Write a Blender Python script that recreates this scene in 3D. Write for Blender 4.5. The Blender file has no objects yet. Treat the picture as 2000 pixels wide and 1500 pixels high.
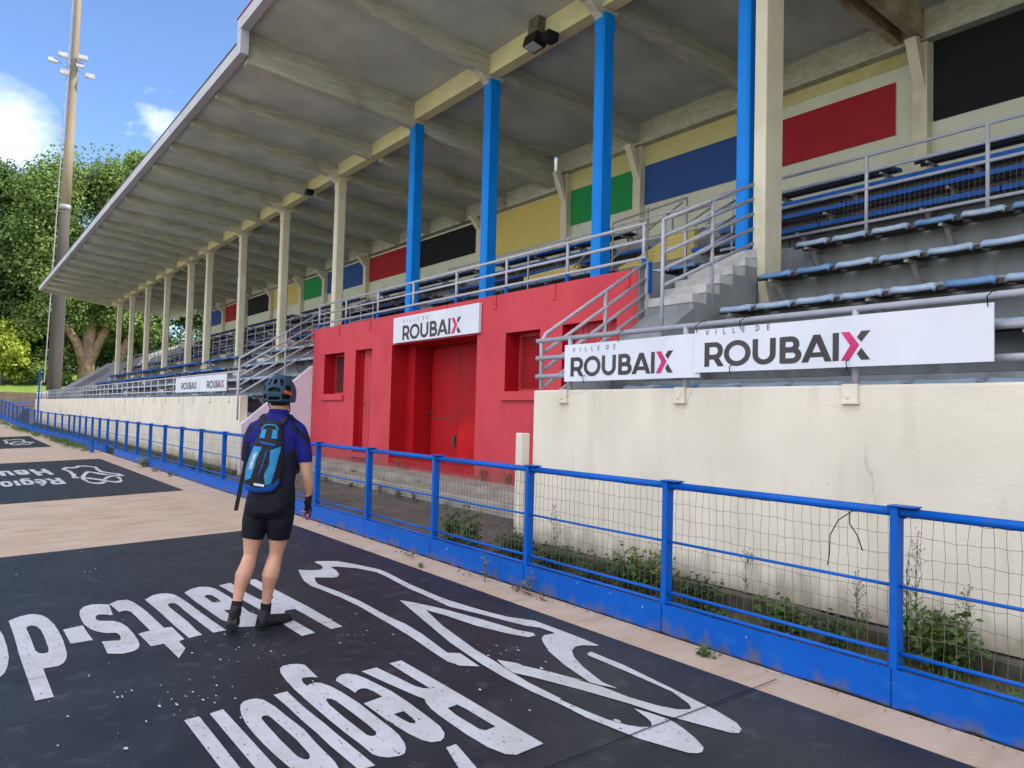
import bpy, math, random
import numpy as np
from mathutils import Vector, Matrix
from mathutils.geometry import tessellate_polygon
R_ = math.radians
random.seed(7); rng = np.random.default_rng(7)
scn = bpy.context.scene
COL = scn.collection
# ---------------------------------------------------------------- camera
cam_d = bpy.data.cameras.new("camera"); cam = bpy.data.objects.new("camera", cam_d); COL.objects.link(cam)
cam_d.sensor_fit = 'HORIZONTAL'; cam_d.sensor_width = 36.0; cam_d.lens = 27.0
cam_d.clip_start = 0.05; cam_d.clip_end = 3000
rx = Vector((0.59336224, 0.80451052, 0.02615466)); up = Vector((0.0177043, -0.04552892, 0.99880612)); fw = Vector((-0.80474083, 0.59219079, 0.04125844))
m = Matrix((rx, up, -fw)).transposed().to_4x4(); m.translation = (0, 0, 1.55)
cam.matrix_world = m
scn.camera = cam
scn.render.resolution_x = 1024; scn.render.resolution_y = 768
# ---------------------------------------------------------------- light
SUN = Vector((0.42, 0.56, 0.72)).normalized()
sd = bpy.data.lights.new("sun", 'SUN'); sd.energy = 4.6; sd.angle = R_(0.53); sd.color = (1.0, .93, .82)
so = bpy.data.objects.new("sun", sd); COL.objects.link(so); so.rotation_euler = SUN.to_track_quat('Z', 'Y').to_euler(); so.location = (0, 20, 60)
w = bpy.data.worlds.new("World"); scn.world = w; w.use_nodes = True
nt = w.node_tree; nt.nodes.clear(); N = nt.nodes.new; K = nt.links.new
wo = N('ShaderNodeOutputWorld'); bg = N('ShaderNodeBackground'); bg.inputs[1].default_value = 0.12
sky = N('ShaderNodeTexSky'); sky.sky_type = 'NISHITA'; sky.sun_disc = False
sky.sun_elevation = math.asin(SUN.z); sky.sun_rotation = math.atan2(SUN.x, SUN.y); sky.air_density = 1.0; sky.dust_density = 0.6; sky.ozone_density = 2.0
tc = N('ShaderNodeTexCoord')
def cloud_mask(d, rad, soft, sc, seed):
    dp = N('ShaderNodeVectorMath'); dp.operation = 'DISTANCE'; K(tc.outputs['Generated'], dp.inputs[0]); dp.inputs[1].default_value = d
    mp = N('ShaderNodeMapping'); mp.inputs['Scale'].default_value = (sc, sc, sc*1.7); mp.inputs['Location'].default_value = (seed, 0, 0); K(tc.outputs['Generated'], mp.inputs[0])
    nz = N('ShaderNodeTexNoise'); nz.inputs['Scale'].default_value = 1; nz.inputs['Detail'].default_value = 9; nz.inputs['Roughness'].default_value = .62; K(mp.outputs[0], nz.inputs['Vector'])
    ml = N('ShaderNodeMath'); ml.operation = 'MULTIPLY_ADD'; K(nz.outputs['Fac'], ml.inputs[0]); ml.inputs[1].default_value = soft*2.6
    sb = N('ShaderNodeMath'); sb.operation = 'SUBTRACT'; sb.inputs[0].default_value = rad-soft*1.3; K(dp.outputs['Value'], sb.inputs[1])
    K(sb.outputs[0], ml.inputs[2])
    mr = N('ShaderNodeMapRange'); mr.inputs['From Min'].default_value = -.015; mr.inputs['From Max'].default_value = .045; K(ml.outputs[0], mr.inputs['Value'])
    return mr.outputs[0]
def pxdir(x, y):
    v = fw + rx*((x-1000)/1500) - up*((y-750)/1500); return tuple(v.normalized())
m1 = cloud_mask(pxdir(0, 268), .046, .028, 13, 3.1)
m2 = cloud_mask(pxdir(318, 246), .012, .045, 22, 8.3)
m_fill = cloud_mask((.32, -.66, .68), .98, .35, 2.2, 1.3)  # broad bright cloud added in the unseen sky as fill light for the shade
mx = N('ShaderNodeMath'); mx.operation = 'MAXIMUM'; K(m1, mx.inputs[0]); K(m2, mx.inputs[1])
mx2 = N('ShaderNodeMath'); mx2.operation = 'MAXIMUM'; K(mx.outputs[0], mx2.inputs[0]); mx2.inputs[1].default_value = 0
tint = N('ShaderNodeMix'); tint.data_type = 'RGBA'; tint.blend_type = 'MULTIPLY'; tint.inputs[0].default_value = 1; K(sky.outputs[0], tint.inputs[6]); tint.inputs[7].default_value = (.88, 1.0, 1.20, 1)
mixc = N('ShaderNodeMix'); mixc.data_type = 'RGBA'; K(mx2.outputs[0], mixc.inputs[0]); K(tint.outputs[2], mixc.inputs[6]); mixc.inputs[7].default_value = (7.5, 7.7, 8.2, 1)
mixd = N('ShaderNodeMix'); mixd.data_type = 'RGBA'; K(m_fill, mixd.inputs[0]); K(mixc.outputs[2], mixd.inputs[6]); mixd.inputs[7].default_value = (10.6, 10.9, 11.6, 1)
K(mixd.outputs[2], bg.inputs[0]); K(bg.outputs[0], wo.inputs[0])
scn.view_settings.view_transform = 'Standard'; scn.view_settings.look = 'None'; scn.view_settings.gamma = 1.0
scn.view_settings.exposure = 0.85
scn.cycles.max_bounces = 8; scn.cycles.diffuse_bounces = 3; scn.cycles.transparent_max_bounces = 8
# ---------------------------------------------------------------- materials
def mat(name, col, rough=.7, col2=None, scale=3.0, amt=.5, bump=0.0, bscale=40., stretch=(1, 1, 1), metal=0.0, stain=None, stain_amt=.5, stain_scale=1.5, stain_stretch=(1, 1, 1), spec=.16, lo=.35, hi=.65, speck=None, speck_scale=60, speck_at=.70, speck_stretch=(1, 1, 1), grime=None, cracks=0):
    m_ = bpy.data.materials.new(name); m_.use_nodes = True; t = m_.node_tree; n = t.nodes; l = t.links
    b = n['Principled BSDF']; b.inputs['Roughness'].default_value = rough; b.inputs['Metallic'].default_value = metal
    b.inputs['Specular IOR Level'].default_value = spec
    g = n.new('ShaderNodeNewGeometry')
    def nz(sc, st, det=6):
        mp = n.new('ShaderNodeMapping'); mp.inputs['Scale'].default_value = st; l.new(g.outputs['Position'], mp.inputs[0])
        q = n.new('ShaderNodeTexNoise'); q.inputs['Scale'].default_value = sc; q.inputs['Detail'].default_value = det; l.new(mp.outputs[0], q.inputs['Vector']); return q
    q = nz(scale, stretch); c2 = col2 or tuple(c*(1-amt*.6) for c in col)
    r = n.new('ShaderNodeMapRange'); r.inputs['From Min'].default_value = lo; r.inputs['From Max'].default_value = hi; l.new(q.outputs['Fac'], r.inputs['Value'])
    mxn = n.new('ShaderNodeMix'); mxn.data_type = 'RGBA'; l.new(r.outputs[0], mxn.inputs[0]); mxn.inputs[6].default_value = (*c2, 1); mxn.inputs[7].default_value = (*col, 1)
    out = mxn.outputs[2]
    if stain:
        q2 = nz(stain_scale, stain_stretch, 8); r2 = n.new('ShaderNodeMapRange'); r2.inputs['From Min'].default_value = .56; r2.inputs['From Max'].default_value = .72; r2.inputs['To Max'].default_value = stain_amt; l.new(q2.outputs['Fac'], r2.inputs['Value'])
        m3_ = n.new('ShaderNodeMix'); m3_.data_type = 'RGBA'; l.new(r2.outputs[0], m3_.inputs[0]); l.new(out, m3_.inputs[6]); m3_.inputs[7].default_value = (*stain, 1); out = m3_.outputs[2]
    if speck:
        q4 = nz(speck_scale, speck_stretch, 3); r4 = n.new('ShaderNodeMapRange'); r4.inputs['From Min'].default_value = speck_at; r4.inputs['From Max'].default_value = speck_at+.025; l.new(q4.outputs['Fac'], r4.inputs['Value'])
        m4_ = n.new('ShaderNodeMix'); m4_.data_type = 'RGBA'; l.new(r4.outputs[0], m4_.inputs[0]); l.new(out, m4_.inputs[6]); m4_.inputs[7].default_value = (*speck, 1); out = m4_.outputs[2]
    if grime:   # splash dirt at the foot of a wall: (z0, z1, colour, amount)
        sx = n.new('ShaderNodeSeparateXYZ'); l.new(g.outputs['Position'], sx.inputs[0]); q5 = nz(5, (1.4, 1, .6), 7)
        ad = n.new('ShaderNodeMath'); ad.operation = 'MULTIPLY_ADD'; l.new(q5.outputs['Fac'], ad.inputs[0]); ad.inputs[1].default_value = -.5; l.new(sx.outputs[2], ad.inputs[2])
        r5 = n.new('ShaderNodeMapRange'); r5.inputs['From Min'].default_value = grime[0]-.25; r5.inputs['From Max'].default_value = grime[1]-.25; r5.inputs['To Min'].default_value = grime[3]; r5.inputs['To Max'].default_value = 0; l.new(ad.outputs[0], r5.inputs['Value'])
        m5_ = n.new('ShaderNodeMix'); m5_.data_type = 'RGBA'; l.new(r5.outputs[0], m5_.inputs[0]); l.new(out, m5_.inputs[6]); m5_.inputs[7].default_value = (*grime[2], 1); out = m5_.outputs[2]
    if cracks:
        vo = n.new('ShaderNodeTexVoronoi'); vo.feature = 'DISTANCE_TO_EDGE'; vo.inputs['Scale'].default_value = cracks; q6 = nz(3.5, (1, 1, 1), 6); ds = n.new('ShaderNodeMix'); ds.data_type = 'RGBA'; ds.inputs[0].default_value = .18; l.new(g.outputs['Position'], ds.inputs[6]); l.new(q6.outputs['Color'], ds.inputs[7]); l.new(ds.outputs[2], vo.inputs['Vector'])
        r6 = n.new('ShaderNodeMapRange'); r6.inputs['From Min'].default_value = .001; r6.inputs['From Max'].default_value = .0035; r6.inputs['To Min'].default_value = .25; r6.inputs['To Max'].default_value = 0; l.new(vo.outputs['Distance'], r6.inputs['Value'])
        q7 = nz(.9, (1, 1, 1), 3); r7 = n.new('ShaderNodeMapRange'); r7.inputs['From Min'].default_value = .5; r7.inputs['From Max'].default_value = .6; l.new(q7.outputs['Fac'], r7.inputs['Value']); mu = n.new('ShaderNodeMath'); mu.operation = 'MULTIPLY'; l.new(r6.outputs[0], mu.inputs[0]); l.new(r7.outputs[0], mu.inputs[1])
        m6_ = n.new('ShaderNodeMix'); m6_.data_type = 'RGBA'; l.new(mu.outputs[0], m6_.inputs[0]); l.new(out, m6_.inputs[6]); m6_.inputs[7].default_value = tuple(c*.25 for c in col)+(1,); out = m6_.outputs[2]
    l.new(out, b.inputs['Base Color'])
    if bump:
        q3 = nz(bscale, (1, 1, 1), 4); bp = n.new('ShaderNodeBump'); bp.inputs['Strength'].default_value = bump; bp.inputs['Distance'].default_value = .01; l.new(q3.outputs['Fac'], bp.inputs['Height']); l.new(bp.outputs[0], b.inputs['Normal'])
    return m_
M = {}
M['track'] = mat('track_concrete', (.47, .365, .295), .85, (.42, .305, .235), 2.6, .4, .45, 70, stretch=(1.3, .7, 1), stain=(.24, .175, .135), stain_amt=.45, stain_scale=2.4, stain_stretch=(2.2, .5, 1), speck=(.16, .12, .10), speck_scale=22, speck_at=.74, speck_stretch=(2.4, .6, 1), cracks=.35)
M['dark'] = mat('dark_painted_track', (.014, .0155, .022), .45, (.022, .024, .032), 2.2, .4, .25, 45, stain=(.11, .115, .14), stain_amt=.22, stain_scale=7, spec=.30, speck=(.20, .205, .22), speck_scale=38, speck_at=.75)
M['white_ground'] = mat('worn_white_ground_paint', (.49, .49, .54), .65, (.42, .41, .43), 4, .3, .2, 60, stain=(.34, .34, .38), stain_amt=.5, stain_scale=12, speck=(.10, .105, .13), speck_scale=26, speck_at=.66, speck_stretch=(1, 2.2, 1))
M['chip'] = mat('white_paint_chip', (.5, .5, .52), .7)
M['cream'] = mat('cream_wall_paint', (.69, .63, .53), .8, (.60, .55, .46), 1.3, .3, .3, 30, stain=(.44, .39, .29), stain_amt=.28, stain_scale=2.6, stain_stretch=(2.2, 1, .35), grime=(.17, .42, (.20, .17, .12), .75), cracks=.55, speck=(.40, .33, .22), speck_scale=13, speck_at=.745)
M['lav'] = mat('pale_lilac_wall_paint', (.64, .57, .66), .8, (.57, .51, .60), 2.0, .3, .3, 30)
M['curb'] = mat('dark_mossy_concrete', (.10, .09, .07), .95, (.045, .045, .03), 5, .5, .7, 30)
M['soil'] = mat('bare_dark_soil', (.09, .075, .055), 1, (.05, .05, .03), 7, .5, 1, 30)
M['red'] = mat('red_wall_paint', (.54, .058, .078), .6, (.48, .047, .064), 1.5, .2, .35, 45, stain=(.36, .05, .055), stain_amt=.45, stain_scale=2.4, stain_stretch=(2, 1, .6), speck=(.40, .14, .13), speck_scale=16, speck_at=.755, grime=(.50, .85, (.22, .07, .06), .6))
M['redin'] = mat('shaded_red_recess_paint', (.36, .007, .013), .5, (.31, .006, .011), 1.5, .2, .25, 40)  # the wall red made darker, recess shade put into the colour
M['concrete'] = mat('weathered_concrete', (.33, .305, .27), .9, (.24, .22, .19), 2, .4, .6, 25, stain=(.16, .14, .12), stain_amt=.7, stain_scale=2, stain_stretch=(1, 2, 1))
M['asphalt'] = mat('old_brown_asphalt', (.125, .105, .095), .9, (.085, .073, .066), 1.6, .4, .6, 60, stain=(.19, .165, .145), stain_amt=.4, stain_scale=3)
M['soffit'] = mat('roof_soffit_concrete', (.50, .55, .515), .9, (.375, .41, .385), 1.1, .3, .5, 12, stretch=(1, .8, 1), stain=(.56, .57, .50), stain_amt=.6, stain_scale=1.3, speck=(.22, .20, .16), speck_scale=9, speck_at=.74)
M['rib'] = mat('board_marked_concrete', (.49, .51, .43), .9, (.37, .385, .32), 2.2, .3, .5, 20, stretch=(3, .6, 6), stain=(.24, .20, .14), stain_amt=.5, stain_scale=1.5)
M['rust'] = mat('rust_stained_concrete', (.44, .39, .28), .9, (.30, .22, .13), 3, .3, .8, 14, stain=(.12, .07, .04), stain_amt=.8, stain_scale=3.2, stain_stretch=(2, .6, 2))
M['girder'] = mat('yellowed_beam_paint', (.66, .64, .37), .8, (.58, .55, .32), 2, .3, .3, 20, stain=(.34, .30, .18), stain_amt=.35, stain_scale=2)
M['fascia'] = mat('grey_fascia_paint', (.41, .42, .465), .7, (.35, .36, .40), .8, .3, .2, 20, stretch=(1, 1, 3))
M['trim'] = mat('dark_red_trim', (.30, .02, .04), .6)
M['col'] = mat('cream_column_paint', (.68, .64, .50), .75, (.60, .56, .43), 2, .3, .25, 30, stain=(.42, .28, .13), stain_amt=.30, stain_scale=4, stain_stretch=(1, 1, .25))
M['bluecol'] = mat('bright_blue_column_paint', (.004, .22, .74), .4, (.003, .19, .68), 2, .2)
M['backwall'] = mat('pale_back_wall_paint', (.62, .64, .52), .8, (.56, .58, .46), 1.5, .2)
M['p_red'] = mat('dark_red_panel_paint', (.34, .018, .025), .6, (.31, .016, .022), 2, .2)
M['p_blue'] = mat('navy_panel_paint', (.030, .085, .27), .6, (.027, .078, .25), 2, .2)
M['p_green'] = mat('green_panel_paint', (.018, .26, .07), .6, (.016, .24, .065), 2, .2)
M['p_yellow'] = mat('mustard_panel_paint', (.62, .50, .16), .6, (.58, .47, .15), 2, .2)
M['p_black'] = mat('black_panel_paint', (.012, .012, .015), .6, (.01, .01, .012), 2, .2)
M['tier'] = mat('grey_tier_paint', (.25, .27, .29), .75, (.20, .215, .225), 2.5, .3, .4, 25, stretch=(2.4, 1, .4), stain=(.12, .12, .12), stain_amt=.45, stain_scale=2, stain_stretch=(3, 1, .4))
M['bounce_cut_sheet'] = mat('added_dark_floor_sheet', (.085, .085, .085), .9, (.05, .05, .05), 4, .3)  # dark sheet added on the unseen floors to cut bounce under the roof
M['nose'] = mat('white_step_paint', (.52, .51, .50), .85, (.38, .375, .37), 5, .3, .4, 30)
M['rail'] = mat('grey_rail_paint', (.42, .43, .49), .45, (.36, .37, .42), 9, .2, 0)
M['dullrail'] = mat('dull_grey_rail_paint', (.30, .29, .29), .5, (.24, .22, .21), 9, .3)
M['seatpale'] = mat('faded_blue_seat_plastic', (.34, .43, .55), .5, (.24, .33, .47), 7, .3, stain=(.42, .48, .55), stain_amt=.5, stain_scale=9)
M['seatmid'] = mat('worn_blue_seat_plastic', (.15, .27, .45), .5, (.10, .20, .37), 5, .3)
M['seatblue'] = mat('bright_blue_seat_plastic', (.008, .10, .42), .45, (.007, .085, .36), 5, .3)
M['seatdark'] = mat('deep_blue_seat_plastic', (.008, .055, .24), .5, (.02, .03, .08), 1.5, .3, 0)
M['metal_dark'] = mat('dark_bracket_steel', (.055, .06, .065), .6, (.08, .06, .05), 12, .3)
M['fence'] = mat('blue_fence_paint', (.002, .095, .46), .42, (.002, .086, .41), 3, .2, .15, 30, stain=(.07, .07, .12), stain_amt=.4, stain_scale=12, speck=(.35, .42, .5), speck_scale=55, speck_at=.736)
M['board'] = mat('scuffed_blue_board_paint', (.002, .088, .44), .45, (.002, .078, .38), 2.2, .2, .25, 25, speck=(.38, .44, .5), speck_scale=34, speck_at=.715, speck_stretch=(1, 1, .5), grime=(-.03, .07, (.10, .09, .09), .8), stain=(.012, .115, .42), stain_amt=.6, stain_scale=5, stain_stretch=(1, 1, 2))
M['wire'] = mat('rusty_wire', (.10, .085, .075), .6, (.16, .15, .14), 20, .3)
M['banner'] = mat('white_banner_vinyl', (.63, .65, .73), .45, (.585, .60, .68), 2, .1)
M['ink'] = mat('charcoal_ink', (.075, .070, .072), .6)
M['inkthin'] = mat('slate_ink', (.10, .12, .15), .6)
M['pink'] = mat('pink_ink', (.66, .045, .20), .55)
M['tie'] = mat('black_plastic', (.012, .012, .014), .5)
M['mast'] = mat('weathered_mast_concrete', (.27, .215, .155), .9, (.20, .165, .12), .8, .3, .4, 12, stretch=(1, 1, .2))
M['mastlow'] = mat('shaded_mast_concrete', (.075, .068, .062), .9, (.05, .046, .042), .8, .3, .4, 12, stretch=(2, 2, .15))  # lower mast darkened in the colour for the shade of the trees
M['steel'] = mat('galvanised_steel', (.30, .31, .32), .5, metal=.3)
M['lampglass'] = mat('floodlight_glass', (.42, .44, .47), .2)
M['brown'] = mat('brown_retaining_wall', (.13, .10, .08), .95, (.09, .07, .055), 2, .4, .5, 10)
M['grass'] = mat('mown_grass', (.16, .22, .045), 1, (.09, .15, .03), 3, .4, .8, 8)
M['infield'] = mat('dry_infield_ground', (.36, .33, .24), 1, (.28, .27, .17), .5, .4)
M['bark'] = mat('plane_tree_bark', (.26, .19, .12), .95, (.14, .10, .065), 3, .4, .8, 9)
M['twig'] = mat('dry_plant_stem', (.16, .12, .07), .9, (.10, .13, .05), 8, .3)
M['litter'] = mat('dry_dead_leaves', (.20, .12, .07), .95, (.12, .075, .05), 20, .4)
def leafmat(name, a, b_, sc=.6, tr=.35):
    m_ = bpy.data.materials.new(name); m_.use_nodes = True; t = m_.node_tree; n = t.nodes; l = t.links; n.clear()
    o = n.new('ShaderNodeOutputMaterial'); d = n.new('ShaderNodeBsdfPrincipled'); d.inputs['Roughness'].default_value = .55; tr_ = n.new('ShaderNodeBsdfTranslucent'); mx_ = n.new('ShaderNodeMixShader'); mx_.inputs[0].default_value = tr
    g = n.new('ShaderNodeNewGeometry'); q = n.new('ShaderNodeTexNoise'); q.inputs['Scale'].default_value = sc; q.inputs['Detail'].default_value = 5; l.new(g.outputs['Position'], q.inputs['Vector'])
    r = n.new('ShaderNodeMapRange'); r.inputs['From Min'].default_value = .35; r.inputs['From Max'].default_value = .65; l.new(q.outputs['Fac'], r.inputs['Value'])
    c = n.new('ShaderNodeMix'); c.data_type = 'RGBA'; l.new(r.outputs[0], c.inputs[0]); c.inputs[6].default_value = (*a, 1); c.inputs[7].default_value = (*b_, 1)
    l.new(c.outputs[2], d.inputs['Base Color']); l.new(c.outputs[2], tr_.inputs[0]); l.new(d.outputs[0], mx_.inputs[1]); l.new(tr_.outputs[0], mx_.inputs[2]); l.new(mx_.outputs[0], o.inputs[0]); return m_
M['leaf'] = leafmat('dark_green_leaves', (.05, .105, .028), (.095, .17, .042))
M['leaf2'] = leafmat('mid_green_leaves', (.085, .16, .03), (.17, .25, .05))
M['leafy'] = leafmat('yellow_green_leaves', (.16, .25, .02), (.36, .43, .04))
M['weed'] = leafmat('weed_leaves', (.05, .10, .02), (.10, .17, .035), 9)
M['weed2'] = leafmat('dark_ivy_leaves', (.025, .06, .018), (.055, .10, .025), 9)
M['flower'] = mat('yellow_petals', (.75, .55, .02), .6)
# ---------------------------------------------------------------- mesh helper
class MB:
    def __init__(s): s.v = []; s.f = []
    def add(s, vs, fs):
        o = len(s.v); s.v += [tuple(v) for v in vs]; s.f += [tuple(i+o for i in f) for f in fs]; return s
    def box(s, x0, x1, y0, y1, z0, z1):
        if x0 > x1: x0, x1 = x1, x0
        if y0 > y1: y0, y1 = y1, y0
        return s.add([(x0, y0, z0), (x1, y0, z0), (x1, y1, z0), (x0, y1, z0), (x0, y0, z1), (x1, y0, z1), (x1, y1, z1), (x0, y1, z1)],
                     [(0, 3, 2, 1), (4, 5, 6, 7), (0, 1, 5, 4), (1, 2, 6, 5), (2, 3, 7, 6), (3, 0, 4, 7)])
    def obox(s, c, ax, ay, az):
        c = Vector(c); ax = Vector(ax); ay = Vector(ay); az = Vector(az); P = []
        for k in (-1, 1):
            for a, b in ((-1, -1), (1, -1), (1, 1), (-1, 1)): P.append(c+ax*a+ay*b+az*k)
        return s.add(P, [(0, 3, 2, 1), (4, 5, 6, 7), (0, 1, 5, 4), (1, 2, 6, 5), (2, 3, 7, 6), (3, 0, 4, 7)])
    def prism_x(s, poly, x0, x1):   # poly of (y,z)
        n = len(poly); vs = [(x0, y, z) for y, z in poly]+[(x1, y, z) for y, z in poly]
        return s.add(vs, [tuple(range(n)), tuple(range(2*n-1, n-1, -1))]+[(i, i+n, (i+1) % n+n, (i+1) % n) for i in range(n)])
    def prism_y(s, poly, y0, y1):   # poly of (x,z)
        n = len(poly); vs = [(x, y0, z) for x, z in poly]+[(x, y1, z) for x, z in poly]
        return s.add(vs, [tuple(range(n)), tuple(range(2*n-1, n-1, -1))]+[(i, i+n, (i+1) % n+n, (i+1) % n) for i in range(n)])
    def tube(s, pts, r, n=8, caps=True):
        pts = [Vector(p) for p in pts]; rs = r if isinstance(r, (list, tuple)) else [r]*len(pts); V = []; F = []
        ref = Vector((0, 0, 1))
        for i, p in enumerate(pts):
            t = (pts[min(i+1, len(pts)-1)]-pts[max(i-1, 0)]).normalized()
            if abs(t.dot(ref)) > .9: a = t.cross(Vector((1, 0, 0))).normalized() if i == 0 else (A-t*A.dot(t)).normalized()
            else: a = t.cross(ref).normalized() if i == 0 else (A-t*A.dot(t)).normalized()
            A = a; b = t.cross(a)
            for k in range(n):
                th = 2*math.pi*k/n; V.append(p+(a*math.cos(th)+b*math.sin(th))*rs[i])
        for i in range(len(pts)-1):
            for k in range(n):
                k2 = (k+1) % n; F.append((i*n+k, i*n+k2, (i+1)*n+k2, (i+1)*n+k))
        if caps: F.append(tuple(range(n-1, -1, -1))); F.append(tuple((len(pts)-1)*n+k for k in range(n)))
        return s.add(V, F)
    def rings(s, rs, caps=True):   # list of equal length rings
        n = len(rs[0]); V = [p for r in rs for p in r]; F = []
        for i in range(len(rs)-1):
            for k in range(n):
                k2 = (k+1) % n; F.append((i*n+k, i*n+k2, (i+1)*n+k2, (i+1)*n+k))
        if caps: F.append(tuple(range(n-1, -1, -1))); F.append(tuple((len(rs)-1)*n+k for k in range(n)))
        return s.add(V, F)
    def sphere(s, c, r, n=10, sc=(1, 1, 1)):
        c = Vector(c); rs = []
        for i in range(1, n):
            th = math.pi*i/n; rs.append([(c.x+r*sc[0]*math.sin(th)*math.cos(2*math.pi*k/(n*2)), c.y+r*sc[1]*math.sin(th)*math.sin(2*math.pi*k/(n*2)), c.z-r*sc[2]*math.cos(th)) for k in range(n*2)])
        return s.rings(rs)
    def build(s, name, m_, parent=None, smooth=False, bevel=0):
        off = Vector((0, 0, 0)); q = parent
        while q: off += q.location; q = q.parent
        me = bpy.data.meshes.new(name); me.from_pydata([tuple(Vector(v)-off) for v in s.v], [], s.f); me.update()
        o = bpy.data.objects.new(name, me); COL.objects.link(o); o.parent = parent
        me.materials.append(M[m_] if isinstance(m_, str) else m_)
        if smooth:
            me.polygons.foreach_set('use_smooth', [True]*len(me.polygons))
        if bevel:
            bv = o.modifiers.new('bevel', 'BEVEL'); bv.width = bevel; bv.segments = 2; bv.limit_method = 'ANGLE'
        return o
def bx(*a): return MB().box(*a)
def tag(o, label=None, cat=None, group=None, kind=None):
    if label: o['label'] = label
    if cat: o['category'] = cat
    if group: o['group'] = group
    if kind: o['kind'] = kind
    return o
def thing(name, loc, label, cat, group=None):
    o = bpy.data.objects.new(name, None); COL.objects.link(o); o.location = loc; o.empty_display_size = .2
    return tag(o, label, cat, group)
def copy_part(src, parent, offset=None):
    c = src.copy(); COL.objects.link(c); c.parent = parent
    if offset is not None: c.location = offset
    return c
# ================================================================ ground
def lerp_tab(tab, x):
    for (a, b), (c, d) in zip(tab, tab[1:]):
        if x >= c or (c, d) == tab[-1]:
            t = (x-a)/(c-a); t = min(max(t, 0), 1); return b+(d-b)*t
FY = [(-38, 4.22), (-41, 4.02), (-45, 3.58), (-50, 3.05), (-56, 2.62), (-62, 2.05), (-70, 1.2), (-80, -.4)]
FZ = [(-39, 0), (-42, .04), (-45, .13), (-50, .38), (-56, .70), (-62, .95), (-70, 1.2), (-80, 1.5)]
def fence_y(x): return 4.22 if x > -38 else lerp_tab(FY, x)
def bank(x): return 0.0 if x > -39 else lerp_tab(FZ, x)
SL = .045; YF = 4.2
def gz(x, y):
    b = bank(x)
    base = SL*(y-YF)
    if b > 0: base += b*max(0.0, min(1.0, (y+8)/(fence_y(x)+8)))
    return base
xs = [-80, -75, -70, -66, -62, -59, -56, -53, -50, -47.5, -45, -43.5, -42, -40.5, -39, -36, -30, -24, -18, -12, -6, 0, 6, 14]
g = MB(); ny = 12
for x in xs:
    y1 = fence_y(x)+.02
    for j in range(ny+1):
        y = -8+(y1+8)*j/ny; g.v.append((x, y, gz(x, y)))
for i in range(len(xs)-1):
    for j in range(ny):
        a = i*(ny+1)+j; g.f.append((a, a+ny+1, a+ny+2, a+1))
tag(g.build('track', 'track', smooth=True), kind='structure')
gr_ = MB(); gr_.add([(-700, -700, -.75), (500, -700, -.75), (500, 700, -.75), (-700, 700, -.75)], [(0, 1, 2, 3)])
tag(gr_.build('ground', 'infield'), kind='structure')
tag(bx(-80, 14, -40, -8.02, -.74, -.56).build('infield', 'infield'), kind='structure')
def sheet(name, x0, x1, y0, y1, m_, dz):
    q = MB(); n = 10
    for i in range(n+1):
        x = x0+(x1-x0)*i/n
        for y in (y0, y1): q.v.append((x, y, gz(x, y)+dz))
    for i in range(n): q.f.append((2*i, 2*i+2, 2*i+3, 2*i+1))
    return tag(q.build(name, m_), kind='structure')
sheet('painted_panel', -10.2, .6, -7.5, 3.89, 'dark', .004)
sheet('painted_panel', -25.3, -15.4, -7.5, 3.70, 'dark', .004)
q = MB()
for i, x in enumerate([-33.0, -36, -39]):
    for y in (-5.5, 3.25): q.v.append((x, y, gz(x, y)+.005))
q.v += [(-42.3, -5.5, gz(-42.3, -5.5)+.012), (-42.3, 3.2, gz(-42.3, 3.2)+.012)]
for i in range(3): q.f.append((2*i, 2*i+1, 2*i+3, 2*i+2))
tag(q.build('painted_panel', 'dark'), kind='structure')
sheet('white_line', -30.75, -30.4, -7.9, 3.85, 'white_ground', .004)
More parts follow.
